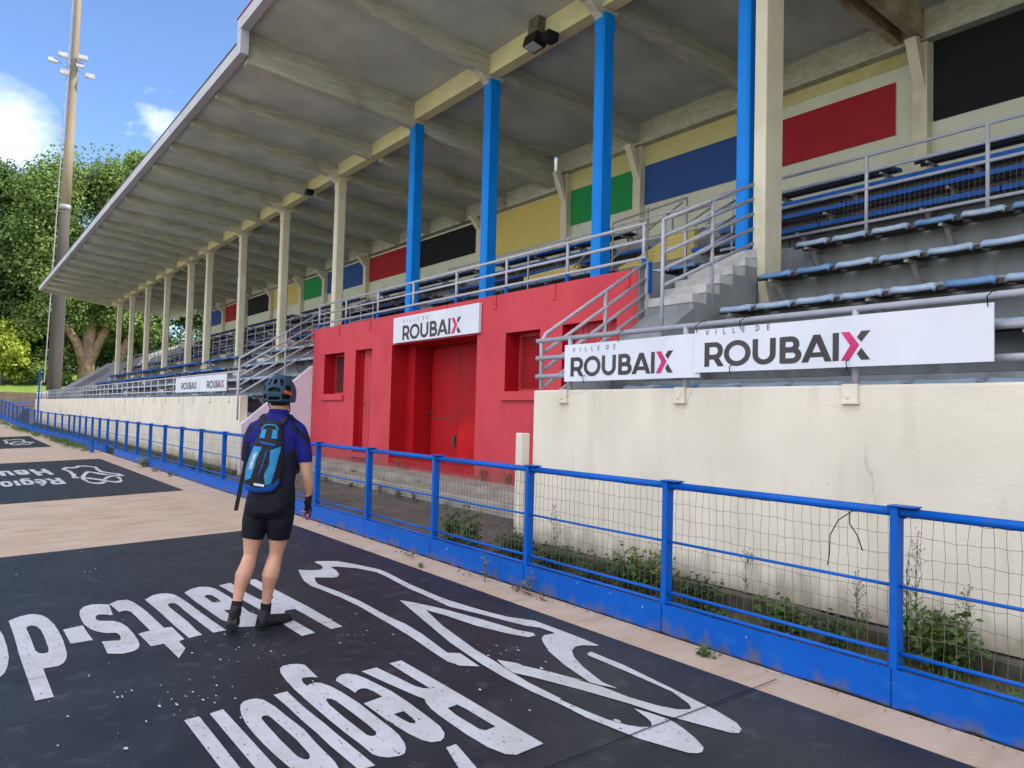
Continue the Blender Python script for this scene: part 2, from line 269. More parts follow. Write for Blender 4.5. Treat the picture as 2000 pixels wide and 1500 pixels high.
# ---- painted letters and emblem (outlines in metres on the track)
GLYPHS=[[[(-7.223,0.475),(-7.308,0.551),(-7.334,0.605),(-7.328,0.647),(-7.246,0.698),(-7.114,0.728),(-6.903,0.750),(-6.676,0.757),(-6.401,0.758),(-6.195,0.750),(-6.058,0.744),(-5.935,0.728),(-5.843,0.703),(-5.798,0.668),(-5.803,0.583),(-5.214,0.585),(-5.215,0.492),(-5.784,0.485),(-6.207,0.480),(-6.754,0.482)],[(-6.909,0.569),(-6.956,0.588),(-6.964,0.608),(-6.919,0.635),(-6.793,0.654),(-6.614,0.658),(-6.269,0.655),(-6.174,0.647),(-6.147,0.635),(-6.144,0.621),(-6.167,0.592),(-6.250,0.576),(-6.590,0.575)]],
[[(-6.687,0.788),(-6.717,0.922),(-6.474,0.924),(-6.266,0.930),(-6.267,0.791)]],
[[(-6.827,0.162),(-7.125,0.189),(-7.266,0.259),(-7.198,0.344),(-6.953,0.407),(-6.804,0.418),(-6.492,0.425),(-6.214,0.421),(-6.005,0.403),(-5.866,0.380),(-5.796,0.352),(-5.754,0.291),(-5.845,0.216),(-6.046,0.172)],[(-6.761,0.246),(-6.845,0.308),(-6.681,0.348),(-6.271,0.349),(-6.088,0.320),(-6.115,0.263)]],
[[(-7.261,1.186),(-6.883,1.156),(-6.950,1.106),(-6.973,1.060),(-6.911,1.035),(-6.822,1.030),(-6.770,1.047),(-6.701,1.133),(-6.596,1.170),(-6.456,1.188),(-6.239,1.192),(-6.042,1.187),(-5.943,1.176),(-5.858,1.153),(-5.815,1.116),(-5.800,1.047),(-5.869,0.964),(-6.187,0.975),(-6.152,1.046),(-6.134,1.083),(-6.188,1.099),(-6.285,1.105),(-6.352,1.093),(-6.388,1.033),(-6.456,0.992),(-6.567,0.956),(-6.730,0.936),(-6.885,0.935),(-7.065,0.944),(-7.216,0.965),(-7.324,1.012),(-7.351,1.073),(-7.310,1.136)]],
[[(-6.949,1.211),(-7.272,1.191),(-7.352,1.265),(-7.333,1.328),(-7.309,1.343),(-7.224,1.361),(-7.053,1.378),(-6.798,1.394),(-6.258,1.404),(-6.246,1.456),(-5.873,1.458),(-5.846,1.415),(-5.653,1.414),(-5.469,1.328),(-5.854,1.318),(-5.854,1.233),(-6.223,1.220),(-6.249,1.306),(-6.745,1.294),(-6.903,1.290),(-6.959,1.268),(-6.967,1.243)]],
[[(-7.234,1.459),(-7.349,1.541),(-7.377,1.607),(-7.347,1.662),(-7.263,1.699),(-7.132,1.715),(-6.908,1.727),(-6.549,1.735),(-6.240,1.744),(-5.901,1.759),(-5.900,1.666),(-6.313,1.652),(-6.666,1.645),(-6.829,1.645),(-6.929,1.639),(-6.973,1.615),(-6.953,1.579),(-6.840,1.571),(-6.584,1.579),(-6.303,1.587),(-6.050,1.582),(-5.897,1.587),(-5.882,1.492),(-6.247,1.480),(-6.735,1.474)]],
[[(-7.272,1.788),(-7.381,1.877),(-7.406,1.953),(-7.352,2.020),(-7.246,2.046),(-7.057,2.057),(-6.841,2.064),(-6.994,2.064),(-6.676,2.062),(-6.315,2.049),(-6.154,2.072),(-5.863,1.960),(-5.911,1.873),(-5.981,1.825),(-6.106,1.831),(-6.209,1.809),(-6.453,1.801),(-6.859,1.789)],[(-7.029,1.893),(-7.066,1.929),(-7.031,1.956),(-6.880,1.966),(-6.771,1.962),(-6.750,1.925),(-6.786,1.895)],[(-6.473,1.903),(-6.425,1.977),(-6.289,1.951),(-6.281,1.906)]],
[[(-7.234,2.356),(-7.361,2.402),(-7.393,2.425),(-7.386,2.454),(-7.252,2.455),(-6.881,2.465),(-6.130,2.486),(-5.449,2.483),(-5.440,2.389),(-6.143,2.375),(-6.144,2.296),(-6.030,2.243),(-5.430,2.261),(-5.415,2.154),(-5.854,2.149),(-6.330,2.140),(-6.626,2.124),(-6.903,2.124),(-7.175,2.116),(-7.353,2.107),(-7.381,2.221),(-7.227,2.226),(-6.895,2.225),(-6.612,2.244),(-6.551,2.321),(-6.612,2.365),(-6.953,2.356)]],
[[(-4.400,1.109),(-4.405,1.184),(-4.386,1.187),(-3.695,1.186),(-3.460,1.189),(-3.393,1.205),(-3.376,1.237),(-3.409,1.255),(-3.651,1.242),(-4.104,1.242),(-4.407,1.243),(-4.422,1.318),(-4.372,1.319),(-3.590,1.322),(-3.314,1.318),(-3.229,1.292),(-3.196,1.242),(-3.231,1.178),(-3.296,1.139),(-3.423,1.118),(-3.752,1.112)]],
[[(-4.373,1.397),(-4.422,1.414),(-4.462,1.444),(-4.471,1.483),(-4.458,1.516),(-4.420,1.541),(-4.382,1.547),(-4.282,1.561),(-4.097,1.568),(-3.898,1.579),(-3.698,1.568),(-3.466,1.563),(-3.320,1.539),(-3.218,1.504),(-3.191,1.458),(-3.241,1.413),(-3.370,1.389),(-3.553,1.370),(-3.694,1.361),(-3.853,1.355),(-4.017,1.355),(-4.154,1.361),(-4.280,1.376)],[(-4.167,1.447),(-4.195,1.464),(-4.191,1.484),(-4.153,1.494),(-4.048,1.497),(-3.808,1.504),(-3.618,1.497),(-3.579,1.487),(-3.560,1.470),(-3.578,1.453),(-3.624,1.441),(-3.829,1.438),(-4.057,1.443)]],
[[(-4.452,1.612),(-4.456,1.695),(-4.390,1.692),(-4.175,1.686),(-3.909,1.693),(-3.725,1.693),(-3.363,1.698),(-3.310,1.698),(-3.319,1.619),(-3.426,1.617),(-3.626,1.612),(-3.816,1.616),(-4.006,1.612),(-4.229,1.616)]],
[[(-4.857,1.794),(-4.891,1.825),(-4.894,1.874),(-4.866,1.920),(-4.821,1.946),(-4.774,1.942),(-4.558,1.926),(-4.597,1.886),(-4.610,1.850),(-4.579,1.831),(-4.516,1.818),(-4.462,1.822),(-4.483,1.841),(-4.484,1.878),(-4.462,1.905),(-4.371,1.930),(-4.248,1.944),(-4.028,1.955),(-3.837,1.950),(-3.624,1.947),(-3.533,1.941),(-3.429,1.918),(-3.370,1.893),(-3.334,1.866),(-3.326,1.835),(-3.345,1.783),(-3.386,1.751),(-3.423,1.739),(-3.567,1.739),(-3.726,1.733),(-3.903,1.731),(-4.213,1.734),(-4.449,1.739),(-4.655,1.754),(-4.780,1.771)],[(-4.194,1.825),(-4.209,1.839),(-4.189,1.857),(-4.137,1.865),(-3.935,1.869),(-3.740,1.869),(-3.646,1.864),(-3.619,1.857),(-3.600,1.841),(-3.606,1.820),(-3.635,1.810),(-3.912,1.808),(-4.114,1.812)]],
[[(-4.439,1.992),(-4.480,2.016),(-4.513,2.062),(-4.508,2.098),(-4.450,2.134),(-4.350,2.154),(-4.269,2.162),(-4.076,2.182),(-3.865,2.181),(-3.649,2.171),(-3.493,2.160),(-3.407,2.136),(-3.365,2.108),(-3.342,2.074),(-3.359,2.029),(-3.407,2.006),(-3.509,1.988),(-3.633,1.979),(-3.729,1.978),(-3.715,1.973),(-3.842,1.974),(-4.013,1.974),(-4.037,2.102),(-4.141,2.099),(-4.207,2.085),(-4.226,2.062),(-4.218,2.035),(-4.188,2.003),(-4.318,1.998)],[(-3.779,2.040),(-3.782,2.103),(-3.733,2.100),(-3.628,2.090),(-3.606,2.075),(-3.621,2.055),(-3.690,2.046)]],
[[(-4.508,2.390),(-4.512,2.478),(-4.233,2.478),(-3.729,2.475),(-3.460,2.470),(-3.006,2.463),(-2.992,2.286),(-3.032,2.248),(-3.144,2.223),(-3.331,2.217),(-3.605,2.227),(-3.714,2.237),(-3.805,2.256),(-3.858,2.278),(-3.926,2.263),(-4.116,2.234),(-4.294,2.209),(-4.487,2.185),(-4.492,2.292),(-4.464,2.293),(-4.267,2.313),(-4.076,2.329),(-4.008,2.350),(-3.974,2.383),(-4.175,2.384)],[(-3.668,2.315),(-3.676,2.383),(-3.596,2.389),(-3.310,2.387),(-3.305,2.318),(-3.341,2.304),(-3.548,2.302),(-3.642,2.311)]],
[[(-3.265,2.058),(-3.267,2.117),(-3.181,2.100),(-3.016,2.066),(-2.933,2.044),(-2.984,1.978),(-3.067,2.000)]],
[[(-7.505,2.922),(-7.404,3.018),(-7.369,3.090),(-7.416,3.148),(-7.554,3.183),(-7.750,3.187),(-7.771,3.237),(-7.639,3.399),(-7.360,3.484),(-7.006,3.568),(-6.785,3.563),(-6.284,3.514),(-5.746,3.498),(-5.557,3.505),(-5.171,3.549),(-4.879,3.605),(-4.670,3.708),(-4.478,3.710),(-4.233,3.710),(-3.939,3.700),(-3.936,3.678),(-4.008,3.613),(-4.014,3.550),(-3.969,3.482),(-3.864,3.410),(-3.695,3.335),(-3.423,3.252),(-3.297,3.254),(-3.404,3.207),(-3.471,3.191),(-3.604,3.222),(-3.786,3.263),(-4.057,3.351),(-4.240,3.446),(-4.300,3.484),(-4.345,3.545),(-4.330,3.613),(-4.338,3.637),(-4.507,3.631),(-4.598,3.580),(-4.787,3.538),(-5.070,3.481),(-5.409,3.402),(-5.911,3.426),(-6.125,3.427),(-6.717,3.484),(-6.908,3.492),(-7.203,3.411),(-7.404,3.279),(-7.418,3.232),(-7.248,3.212),(-7.062,3.165),(-6.976,3.110),(-6.968,3.057),(-7.091,2.926),(-6.954,2.879),(-6.819,2.848),(-6.411,2.887),(-6.022,2.900),(-5.459,2.879),(-5.206,2.887),(-4.930,2.867),(-4.454,2.795),(-4.391,2.858),(-4.103,2.820),(-4.197,2.725),(-4.311,2.707),(-4.536,2.726),(-4.912,2.769),(-5.293,2.794),(-5.519,2.803),(-5.859,2.824),(-6.255,2.818),(-6.636,2.789),(-6.803,2.771),(-7.022,2.794),(-7.267,2.856)]],
[[(-5.849,3.177),(-5.681,3.243),(-5.388,3.327),(-4.962,3.408),(-4.554,3.466),(-4.435,3.514),(-4.376,3.488),(-4.381,3.423),(-4.541,3.359),(-4.849,3.283),(-5.220,3.245),(-5.448,3.202),(-4.989,3.085),(-4.392,2.979),(-4.096,2.949),(-3.943,2.925),(-3.689,2.899),(-3.383,2.895),(-3.382,2.881),(-3.168,2.893),(-3.015,2.909),(-2.905,2.943),(-2.846,2.977),(-2.817,3.018),(-2.826,3.045),(-2.857,3.069),(-2.909,3.090),(-3.033,3.124),(-2.933,3.149),(-2.813,3.169),(-2.701,3.143),(-2.590,3.104),(-2.495,3.055),(-2.469,3.015),(-2.471,2.986),(-2.503,2.953),(-2.577,2.930),(-2.750,2.878),(-2.886,2.862),(-3.105,2.837),(-3.336,2.842),(-3.563,2.828),(-3.874,2.833),(-4.144,2.856),(-4.637,2.925),(-5.260,3.055)]],
[[(-4.137,2.979),(-3.994,3.047),(-3.946,3.045),(-3.748,3.114),(-3.516,3.177),(-3.555,3.153),(-3.377,3.200),(-3.162,3.215),(-2.990,3.252),(-2.878,3.301),(-2.838,3.352),(-2.846,3.377),(-2.895,3.410),(-3.065,3.468),(-3.438,3.492),(-3.828,3.504),(-3.864,3.527),(-3.872,3.568),(-3.554,3.560),(-3.098,3.504),(-2.747,3.457),(-2.573,3.414),(-2.509,3.370),(-2.490,3.323),(-2.514,3.293),(-2.596,3.269),(-2.888,3.184),(-3.097,3.150),(-3.414,3.072),(-3.750,2.974),(-3.885,2.923),(-3.982,2.936)]]]

def paint(glyphs, dx, dy, name, dz=.008, sx=1.0, cx=0):
    mb = MB()
    for gl in glyphs:
        loops = [[Vector((x+dx, y+dy, 0)) for x, y in lp] for lp in gl]
        tr = tessellate_polygon(loops); flat = [p for lp in loops for p in lp]
        o = len(mb.v)
        for p in flat: mb.v.append((p.x, p.y, gz(p.x, p.y)+dz))
        for t in tr:
            a, b, c = (flat[i] for i in t)
            if (b-a).cross(c-a).z < 0: t = t[::-1]
            mb.f.append(tuple(i+o for i in t))
    return tag(mb.build(name, 'white_ground'), kind='structure')
paint(GLYPHS[:15], 0, 0, 'painted_lettering'); paint(GLYPHS[15:], 0, 0, 'painted_emblem')
paint(GLYPHS[:15], -15.2, -.38, 'painted_lettering'); paint(GLYPHS[15:], -15.2, -.38, 'painted_emblem')
paint(GLYPHS[15:], -32.3, -.75, 'painted_emblem', .022); paint(GLYPHS[:15], -32.3, -.75, 'painted_lettering', .022)
# worn flecks of white paint and slab joints
fl = MB()
def fleck(x, y, s):
    n = 7; a0 = random.random()*6; el = random.uniform(.35, 1); P = []
    for k in range(n):
        a = a0+2*math.pi*k/n; r = s*random.uniform(.5, 1)
        P.append((x+r*math.cos(a)*1.3, y+r*math.sin(a)*el*.8, 0))
    fl.add([(p[0], p[1], gz(p[0], p[1])+.0115) for p in P], [tuple(range(n))])
for cx, cy, sp, n in [(-6.0, 1.9, .35, 26), (-5.2, 2.5, .25, 14), (-4.7, 1.25, .22, 26), (-5.35, 1.7, .18, 22), (-6.8, .9, .6, 14), (-3.95, 1.25, .5, 10), (-7.8, 1.2, .8, 16), (-3.6, 2.6, .5, 16), (-8.6, 2.2, .9, 14), (-4.9, .9, .4, 16), (-5.0, .2, .8, 12), (-4.3, 3.1, .2, 14)]:
    for _ in range(n): fleck(random.gauss(cx, sp), min(3.6, random.gauss(cy, sp*.8)), abs(random.gauss(.006, .008))+.003)
tag(fl.build('paint_flecks', 'chip'), kind='stuff')
jt = MB()
def joint(x, wdt, y0=-7.5, y1=4.1, jag=.004):
    n = 40
    for i in range(n+1):
        y = y0+(y1-y0)*i/n; xx = x+random.uniform(-jag, jag)
        jt.v += [(xx-wdt/2, y, gz(x, y)+.014), (xx+wdt/2, y, gz(x, y)+.014)]
    b = len(jt.v)-2*(n+1)
    for i in range(n): jt.f.append((b+2*i, b+2*i+1, b+2*i+3, b+2*i+2))
joint(-2.80, .008, jag=.006); joint(-5.62, .004); joint(-9.2, .004); joint(-12.9, .006); joint(-19, .006); joint(-27, .01)
tag(jt.build('slab_joints', mat('dark_joint', (.012, .012, .014), .9)), kind='structure')
# ---- strip behind the fence
sb = MB(); sb.add([(-66, 4.1, -.02), (-17.3, 4.2, -.02), (-17.3, 5.32, .04), (-66, 5.32, .04)], [(0, 1, 2, 3)]); sb.add([(-6.95, 4.2, -.02), (14, 4.2, -.02), (14, 5.32, .04), (-6.95, 5.32, .04)], [(0, 1, 2, 3)])
tag(sb.build('soil_bed', 'soil'), kind='structure')
tag(MB().prism_x([(4.2, -.3), (5.25, -.3), (6.05, -.3), (6.05, .20), (5.2, .075), (4.2, -.015)], -17.29, -6.96).build('concourse', 'asphalt'), kind='structure')
tag(MB().prism_x([(6.052, -.3), (6.052, .36), (6.075, .375), (6.40, .40), (6.40, -.3)], -17.28, -6.97).build('concrete_step', 'concrete', bevel=.008), kind='structure')
tag(MB().prism_x([(6.402, -.3), (6.402, .475), (6.425, .49), (7.7, .545), (7.7, -.3)], -17.27, -6.98).build('concrete_step', 'concrete', bevel=.008), kind='structure')
def curb(x0, x1):
    c = MB(); n = int((x1-x0)/.25)
    rs = []
    for i in range(n+1):
        x = x0+(x1-x0)*i/n; h = .155+random.uniform(-.015, .02); yy = 5.235+random.uniform(-.012, .012)
        rs.append([(x, yy, -.05), (x, yy-.01, h-.02), (x, yy+.03, h), (x, 5.31, h), (x, 5.31, -.05)])
    return c.rings(rs).build('concrete_curb', 'curb')
tag(curb(-6.93, 14), 'dark mossy curb at the foot of the near cream wall', 'curb')
tag(curb(-66, -17.6), 'dark mossy curb at the foot of the far cream wall', 'curb')
# ================================================================ cream front walls
def front_wall(x0, x1, ya, label, clips):
    q = MB(); n = max(2, int(abs(x1-x0)/.6)); h0 = .165
    r = []
    for i in range(n+1):
        x = x0+(x1-x0)*i/n
        r.append([(x, 5.30, h0), (x, 5.30, 1.825), (x, 5.31, 1.84), (x, 5.47, 1.84), (x, 5.47, h0)])
    q.rings(r); o = q.build('front_wall', 'cream', bevel=.006); tag(o, label, 'wall')
    if x1 < -10:
        for (xd, zt_, hh, ww) in [(-29.4, 1.6, .95, .03), (-31.2, 1.75, .75, .025), (-33.4, 1.75, .8, .03), (-42.5, 1.35, .8, .05), (-50.5, 1.6, .9, .04), (-25.2, 1.8, .5, .012), (-22.1, 1.8, .35, .012)]:
            bx(xd, xd+ww, 5.297, 5.2995, zt_-hh*.7, zt_).build('drain_stain', 'curb', o)
    for x in clips:
        k = MB(); k.box(x-.045, x+.075, 5.275, 5.298, 1.715, 1.845); k.box(x-.055, x+.085, 5.262, 5.297, 1.70, 1.714); k.tube([(x, 5.262, 1.75), (x, 5.275, 1.75)], .012, 6)
        k.build('bracket_plate', 'cream', o)
    return o
RX = -6.78; LX = -17.45
front_wall(RX, 14, 5.3, 'near cream painted front wall under the long white banner', [-6.27, -4.66, -3.05, -1.5])
front_wall(-66.5, LX, 5.3, 'far long cream painted front wall left of the cyclist', [-18.3-1.6*k for k in range(9)])
tag(bx(-6.93, -6.815, 5.17, 5.285, -.05, 1.36).build('concrete_pier', 'cream', bevel=.01), 'short cream concrete pier at the left end of the near wall', 'pier')
sw = MB().prism_x([(5.3, -.1), (7.0, -.1), (7.0, 2.62), (6.9, 2.60), (5.3, 1.20)], -17.45, -17.30)
tag(sw.build('side_wall', 'lav', bevel=.006), 'pale lilac side wall sloping up behind the cyclist to the red building', 'wall')
tag(MB().prism_x([(5.47, -.1), (7.0, -.1), (7.0, 2.62), (5.47, 1.30)], -6.92, RX).build('side_wall', 'lav'), 'side wall of the stair pit at the right end of the red building', 'wall')
# ================================================================ grandstand
GS = thing('grandstand', (-20, 9, 0), 'long concrete grandstand with cantilever roof, blue and cream columns and coloured back panels', 'grandstand')
def gp(mb, name, m_, **k): return mb.build(name, m_, GS, **k)
# tiers : floor levels
def tier_poly(full=True):
    P = [(5.47, -.1), (5.47, 1.47), (6.12, 1.47), (6.12, 1.96), (6.87, 1.96), (6.87, 2.45), (7.62, 2.45), (7.62, 2.94), (8.37, 2.94), (8.37, 3.43), (9.10, 3.43), (9.10, 3.92), (10.06, 3.92), (10.06, 4.34), (10.75, 4.34), (10.75, 4.77), (11.45, 4.77), (11.45, 5.20), (12.45, 5.20), (12.45, -.1)]
    return P
gp(MB().prism_x(tier_poly(), -6.74, 14), 'seating_tiers', 'tier'); gp(MB().prism_x(tier_poly(), -54.2, LX-.002), 'seating_tiers', 'tier')
gp(MB().prism_x([(7.72, -.1), (7.72, 3.38), (9.10, 3.38), (9.10, 3.92), (10.06, 3.92), (10.06, 4.34), (10.75, 4.34), (10.75, 4.77), (11.45, 4.77), (11.45, 5.20), (12.45, 5.20), (12.45, -.1)], -17.44, -6.76), 'terrace', 'tier')
LVY = [(5.471, 6.119, 1.47), (6.121, 6.869, 1.96), (6.871, 7.619, 2.45), (7.621, 8.369, 2.94), (8.371, 9.099, 3.43), (9.101, 10.059, 3.92), (10.061, 10.749, 4.34), (10.751, 11.449, 4.77), (11.451, 12.4, 5.20)]  # floor levels for the added dark sheets that cut bounced light
for a, b, z in LVY:
    gp(bx(-54.1, LX-.01, a, b, z+.0005, z+.0045), 'bounce_cut_sheet', 'bounce_cut_sheet'); gp(bx(-5.97, 13.9, a, b, z+.0005, z+.0045), 'bounce_cut_sheet', 'bounce_cut_sheet')
    if z > 3.5: gp(bx(-17.4, -6.8, a, b, z+.0005, z+.0045), 'bounce_cut_sheet', 'bounce_cut_sheet')
gp(bx(-17.4, -6.8, 7.73, 9.09, 3.3805, 3.3845), 'bounce_cut_sheet', 'bounce_cut_sheet')
# aisle steps : white nosed half steps
def aisle(x0, x1, nm='aisle_steps', two=True):
    st = MB(); ns = MB()
    lv = [1.47, 1.96, 2.45, 2.94, 3.43, 3.92]; rz = [6.12, 6.87, 7.62, 8.37, 9.10]
    for k in range(5):
        y = rz[k]; z = lv[k]
        for j, (d, h) in enumerate(((.50, .163), (.25, .326)) if two else ((.30, .245),)):
            y1 = y-.003 if (j or not two) else y-.252
            gp(bx(x0, x1, y-d, y1, z+.002, z+h-.112), nm, 'tier'); gp(bx(x0, x1, y-d-.012, y1, z+h-.110, z+h), 'step_nosing', 'nose', bevel=.006)
        gp(bx(x0, x1, y-.014, y-.0025, z+.38, z+.492), 'step_nosing', 'nose')
AIS = [(-24.95, -24.2), (-31.75, -31.0), (-38.95, -38.2), (-46.1, -45.3), (-53.3, -52.6)]
for k in range(2, 8):
    y = 6.52+.245*k; z = 3.05+.142*(k-2); y2 = y+.243 if k < 7 else 8.215
    gp(bx(-6.70, -5.98, y, y2, 2.0, z-.112), 'aisle_steps', 'tier'); gp(bx(-6.70, -5.985, y-.012, y2, z-.11, z), 'step_nosing', 'nose', bevel=.006)
gp(MB().prism_x([(5.7, 1.5), (5.7, 1.95), (7.0, 2.86), (7.0, 1.5)], -6.70, -5.98), 'aisle_base', 'tier')
gp(bx(-6.74, -6.40, 8.22, 9.09, 3.0, 3.76), 'aisle_base', 'tier')
for a in AIS: aisle(*a, two=False)
for y, z in [(9.75, 3.92), (10.4, 4.34), (11.1, 4.77)]:
    gp(MB().box(-9.1, -8.42, y, y+.3, z+.002, z+.21), 'aisle_steps', 'nose', bevel=.01)
# columns
def column(x, ytop, blue, w=.22, base=3.43, front=8.20, dep=.26):
    z1 = ytop
    q = MB(); c = .03
    def ring(z, e=0):
        x0, x1, y0, y1 = x-w/2-e, x+w/2+e, front-e, front+dep+e
        return [(x0+c, y0, z), (x1-c, y0, z), (x1, y0+c, z), (x1, y1-c, z), (x1-c, y1, z), (x0+c, y1, z), (x0, y1-c, z), (x0, y0+c, z)]
    q.rings([ring(base), ring(z1-.30), ring(z1-.22, .015), ring(z1)])
    return q
COLR = [-9.03, -12.22, -15.2]; COLL = [-19.35, -23.55, -27.75, -32.1, -35.0, -39.4, -43.8, -48.0, -52.0]
for x in COLR: gp(column(x, 8.08, True, base=3.36), 'column', 'bluecol')
for x in COLL: gp(column(x, 7.78, False, base=2.94), 'column', 'col')
gp(column(-6.27, 8.08, True, w=.20, front=8.25, base=2.945), 'column', 'bluecol')
q = MB(); q.box(-6.055, -5.875, 8.22, 8.58, 3.40, 8.10); q.prism_x([(8.22, 3.395), (8.58, 3.395), (8.58, 2.95), (8.36, 2.95)], -6.055, -5.875)
gp(q, 'column', 'col', bevel=.012)
for x in (-2.5, .6, 3.7, 6.8, 9.9, 12.9): gp(column(x, 8.08, False), 'column', 'col')
# roof soffit profiles
def sof(y, right):
    if right: T = [(4.35, 8.99), (8.3, 8.53), (12.6, 8.18)]
    else: T = [(4.35, 8.50), (8.3, 8.17), (12.6, 7.72)]
    for (a, b), (c, d) in zip(T, T[1:]):
        if y <= c: return b+(d-b)*(y-a)/(c-a)
    return T[-1][1]
def roof_slab(x0, x1, right):
    P = [(y, sof(y, right)) for y in (4.35, 6.3, 8.3, 10.5, 12.6)]
    P2 = [(y, z+.16) for y, z in P[::-1]]
    return MB().prism_x(P+P2, x0, x1)
gp(roof_slab(-15.10, 14, True), 'roof_slab', 'soffit'); gp(roof_slab(-54.4, -15.303, False), 'roof_slab', 'soffit')
def rib(x, right, w=.17, m_='rib', full=True, thin=1.0):
    f = lambda y: sof(y, right)
    P = [(4.46, f(4.46)+.01), (4.46, f(4.46)-.16*thin), (8.18, f(8.18)-(.40 if right else .39)*thin), (8.18, f(8.18)+.01)]
    if full: P[3:3] = [(8.437, f(8.437)-.33*thin)]; P[-1] = (8.437, f(8.437)+.01)
    gp(MB().prism_x(P, x-w/2, x+w/2), 'roof_rib', m_)
    d = .38*thin
    P = [(8.44, f(8.44)+.01), (8.44, f(8.44)-.36*thin), (8.9, f(8.9)-d), (12.28, f(12.28)-d-.05), (12.28, f(12.28)+.01)]
    gp(MB().prism_x(P, x-w/2, x+w/2), 'roof_rib', m_)
for x in COLR[:2]: rib(x, True, .19)
gp(MB().prism_x([(4.46, 9.02), (4.46, 8.34), (8.18, 7.98), (8.437, 7.97), (8.437, 8.60)], -15.30, -15.102), 'roof_rib', 'rib'); gp(MB().prism_x([(8.44, 8.58), (8.44, 7.92), (8.9, 7.80), (12.28, 7.42), (12.28, 8.22)], -15.30, -15.102), 'roof_rib', 'rib')
rib(-5.93, True, .15, 'rust', thin=1.1); rib(-6.28, True, .14, 'rust')
for x in (-2.5, .6, 3.7, 6.8, 9.9): rib(x, True)
LR = sorted(set(COLL+[(a+b)/2 for a, b in zip([-15.2]+COLL, COLL)]+[-54.3]))
LR = [x for x in LR]
for x in LR: rib(x, False, .15 if x in COLL else .13, full=x in COLL)
# girder along the column heads, split between ribs
def girders(xl, right):
    xl = sorted(xl)
    for a, b in zip(xl, xl[1:]):
        z1 = sof(8.3, right)+.01; z0 = z1-(.40 if right else .32)
        gp(bx(a+.09, b-.09, 8.19, 8.43, z0, z1), 'girder', 'girder')
girders([-15.2, -12.22, -9.03, -6.27], True); girders([-5.93, -2.5, .6, 3.7, 6.8, 9.9, 12.9], True); girders([-54.3]+COLL+[-15.2], False)
# haunches
for x, r in [(x, True) for x in COLR+[-2.5, .6]]+[(x, False) for x in COLL]:
    zc = 8.08 if r else 7.78; w = .085
    gp(MB().prism_x([(8.205, zc-.10), (7.72, sof(7.72, r)-.26), (7.95, sof(7.95, r)-.24), (8.46, sof(8.4, r)-.02), (8.62, sof(8.6, r)-.25), (8.50, zc-.02)], x-w, x+w), 'haunch', 'col' if not r else 'rib')
# fascia
def fascia(x0, x1, z):
    gp(bx(x0, x1, 4.25, 4.42, z, z+.24), 'fascia', 'fascia'); gp(bx(x0-.02, x1, 4.235, 4.30, z+.242, z+.265), 'roof_trim', 'trim' if z > 8.6 else 'metal_dark')
gp(bx(-15.12, -14.90, 4.255, 4.415, 8.405, 8.884), 'fascia', 'fascia')
fascia(-15.12, 14, 8.885); fascia(-54.55, -15.123, 8.40)
gp(MB().prism_x([(4.43, 8.42), (8.3, 8.05), (12.6, 7.60), (12.6, 7.90), (8.3, 8.36), (4.43, 8.66)], -54.55, -54.402), 'fascia', 'fascia')
# back wall with pilasters and coloured panels
BX = [-48.4, -48.4, -44.5, -40.5, -36.6, -32.7, -30.1, -26.2, -22.4, -18.6, -14.75, -12.2, -9.1, -5.93]
gp(bx(-48.8, 14, 12.50, 12.62, 4.0, 8.25), 'back_wall', 'backwall')
gp(bx(-48.8, -15.0, 12.29, 12.498, 7.33, 7.78), 'back_beam', 'rib'); gp(bx(-14.998, 14, 12.29, 12.498, 7.72, 8.22), 'back_beam', 'rib')
gp(bx(-9.1, -5.9, 12.485, 12.498, 7.50, 7.718), 'painted_band', mat('yellow_top_band', (.56, .53, .24), .75)); gp(bx(-14.8, -9.102, 12.485, 12.498, 7.262, 7.718), 'painted_band', 'p_yellow' if False else mat('pale_yellow_band', (.56, .53, .24), .75, (.52, .49, .22), 2, .2))
for x in sorted(set(BX)): gp(bx(x-.13, x+.10, 12.33, 12.497, 5.2, 7.33 if x < -15 else 7.70), 'pilaster', 'col')
for x in sorted(set(BX)):
    gp(MB().prism_x([(12.325, 6.95), (12.0, 7.32 if x < -15 else 7.68), (12.15, 7.36 if x < -15 else 7.72), (12.325, 7.2)], x-.10, x+.07), 'haunch', 'col')
cols = ['p_red', 'p_blue', 'p_green', 'p_yellow', 'p_black']
BB = [-5.93, -9.1, -12.2, -14.75, -18.6, -22.4, -26.2, -30.1, -32.7, -36.6, -40.5, -44.5, -48.4]
lab = {'p_red': 'red', 'p_blue': 'navy', 'p_green': 'green', 'p_yellow': 'yellow', 'p_black': 'black'}
for i, (a, b) in enumerate(zip(BB, BB[1:])):
    c = cols[i % 5]; x1 = a-.14; x0 = b+.11
    if i == 0: x1 = -6.41
    z0, z1 = (6.37, 7.26)
    if c == 'p_yellow' and i == 3: z0, z1 = 6.1, 7.29
    p = gp(bx(x0, x1, 12.475, 12.484 if i < 3 else 12.496, z0, z1), 'wall_panel', c); p['label'] = lab[c]+' painted wall panel'
gp(bx(-5.80, 3, 12.47, 12.496, 6.42, 7.71), 'wall_panel', 'p_black')
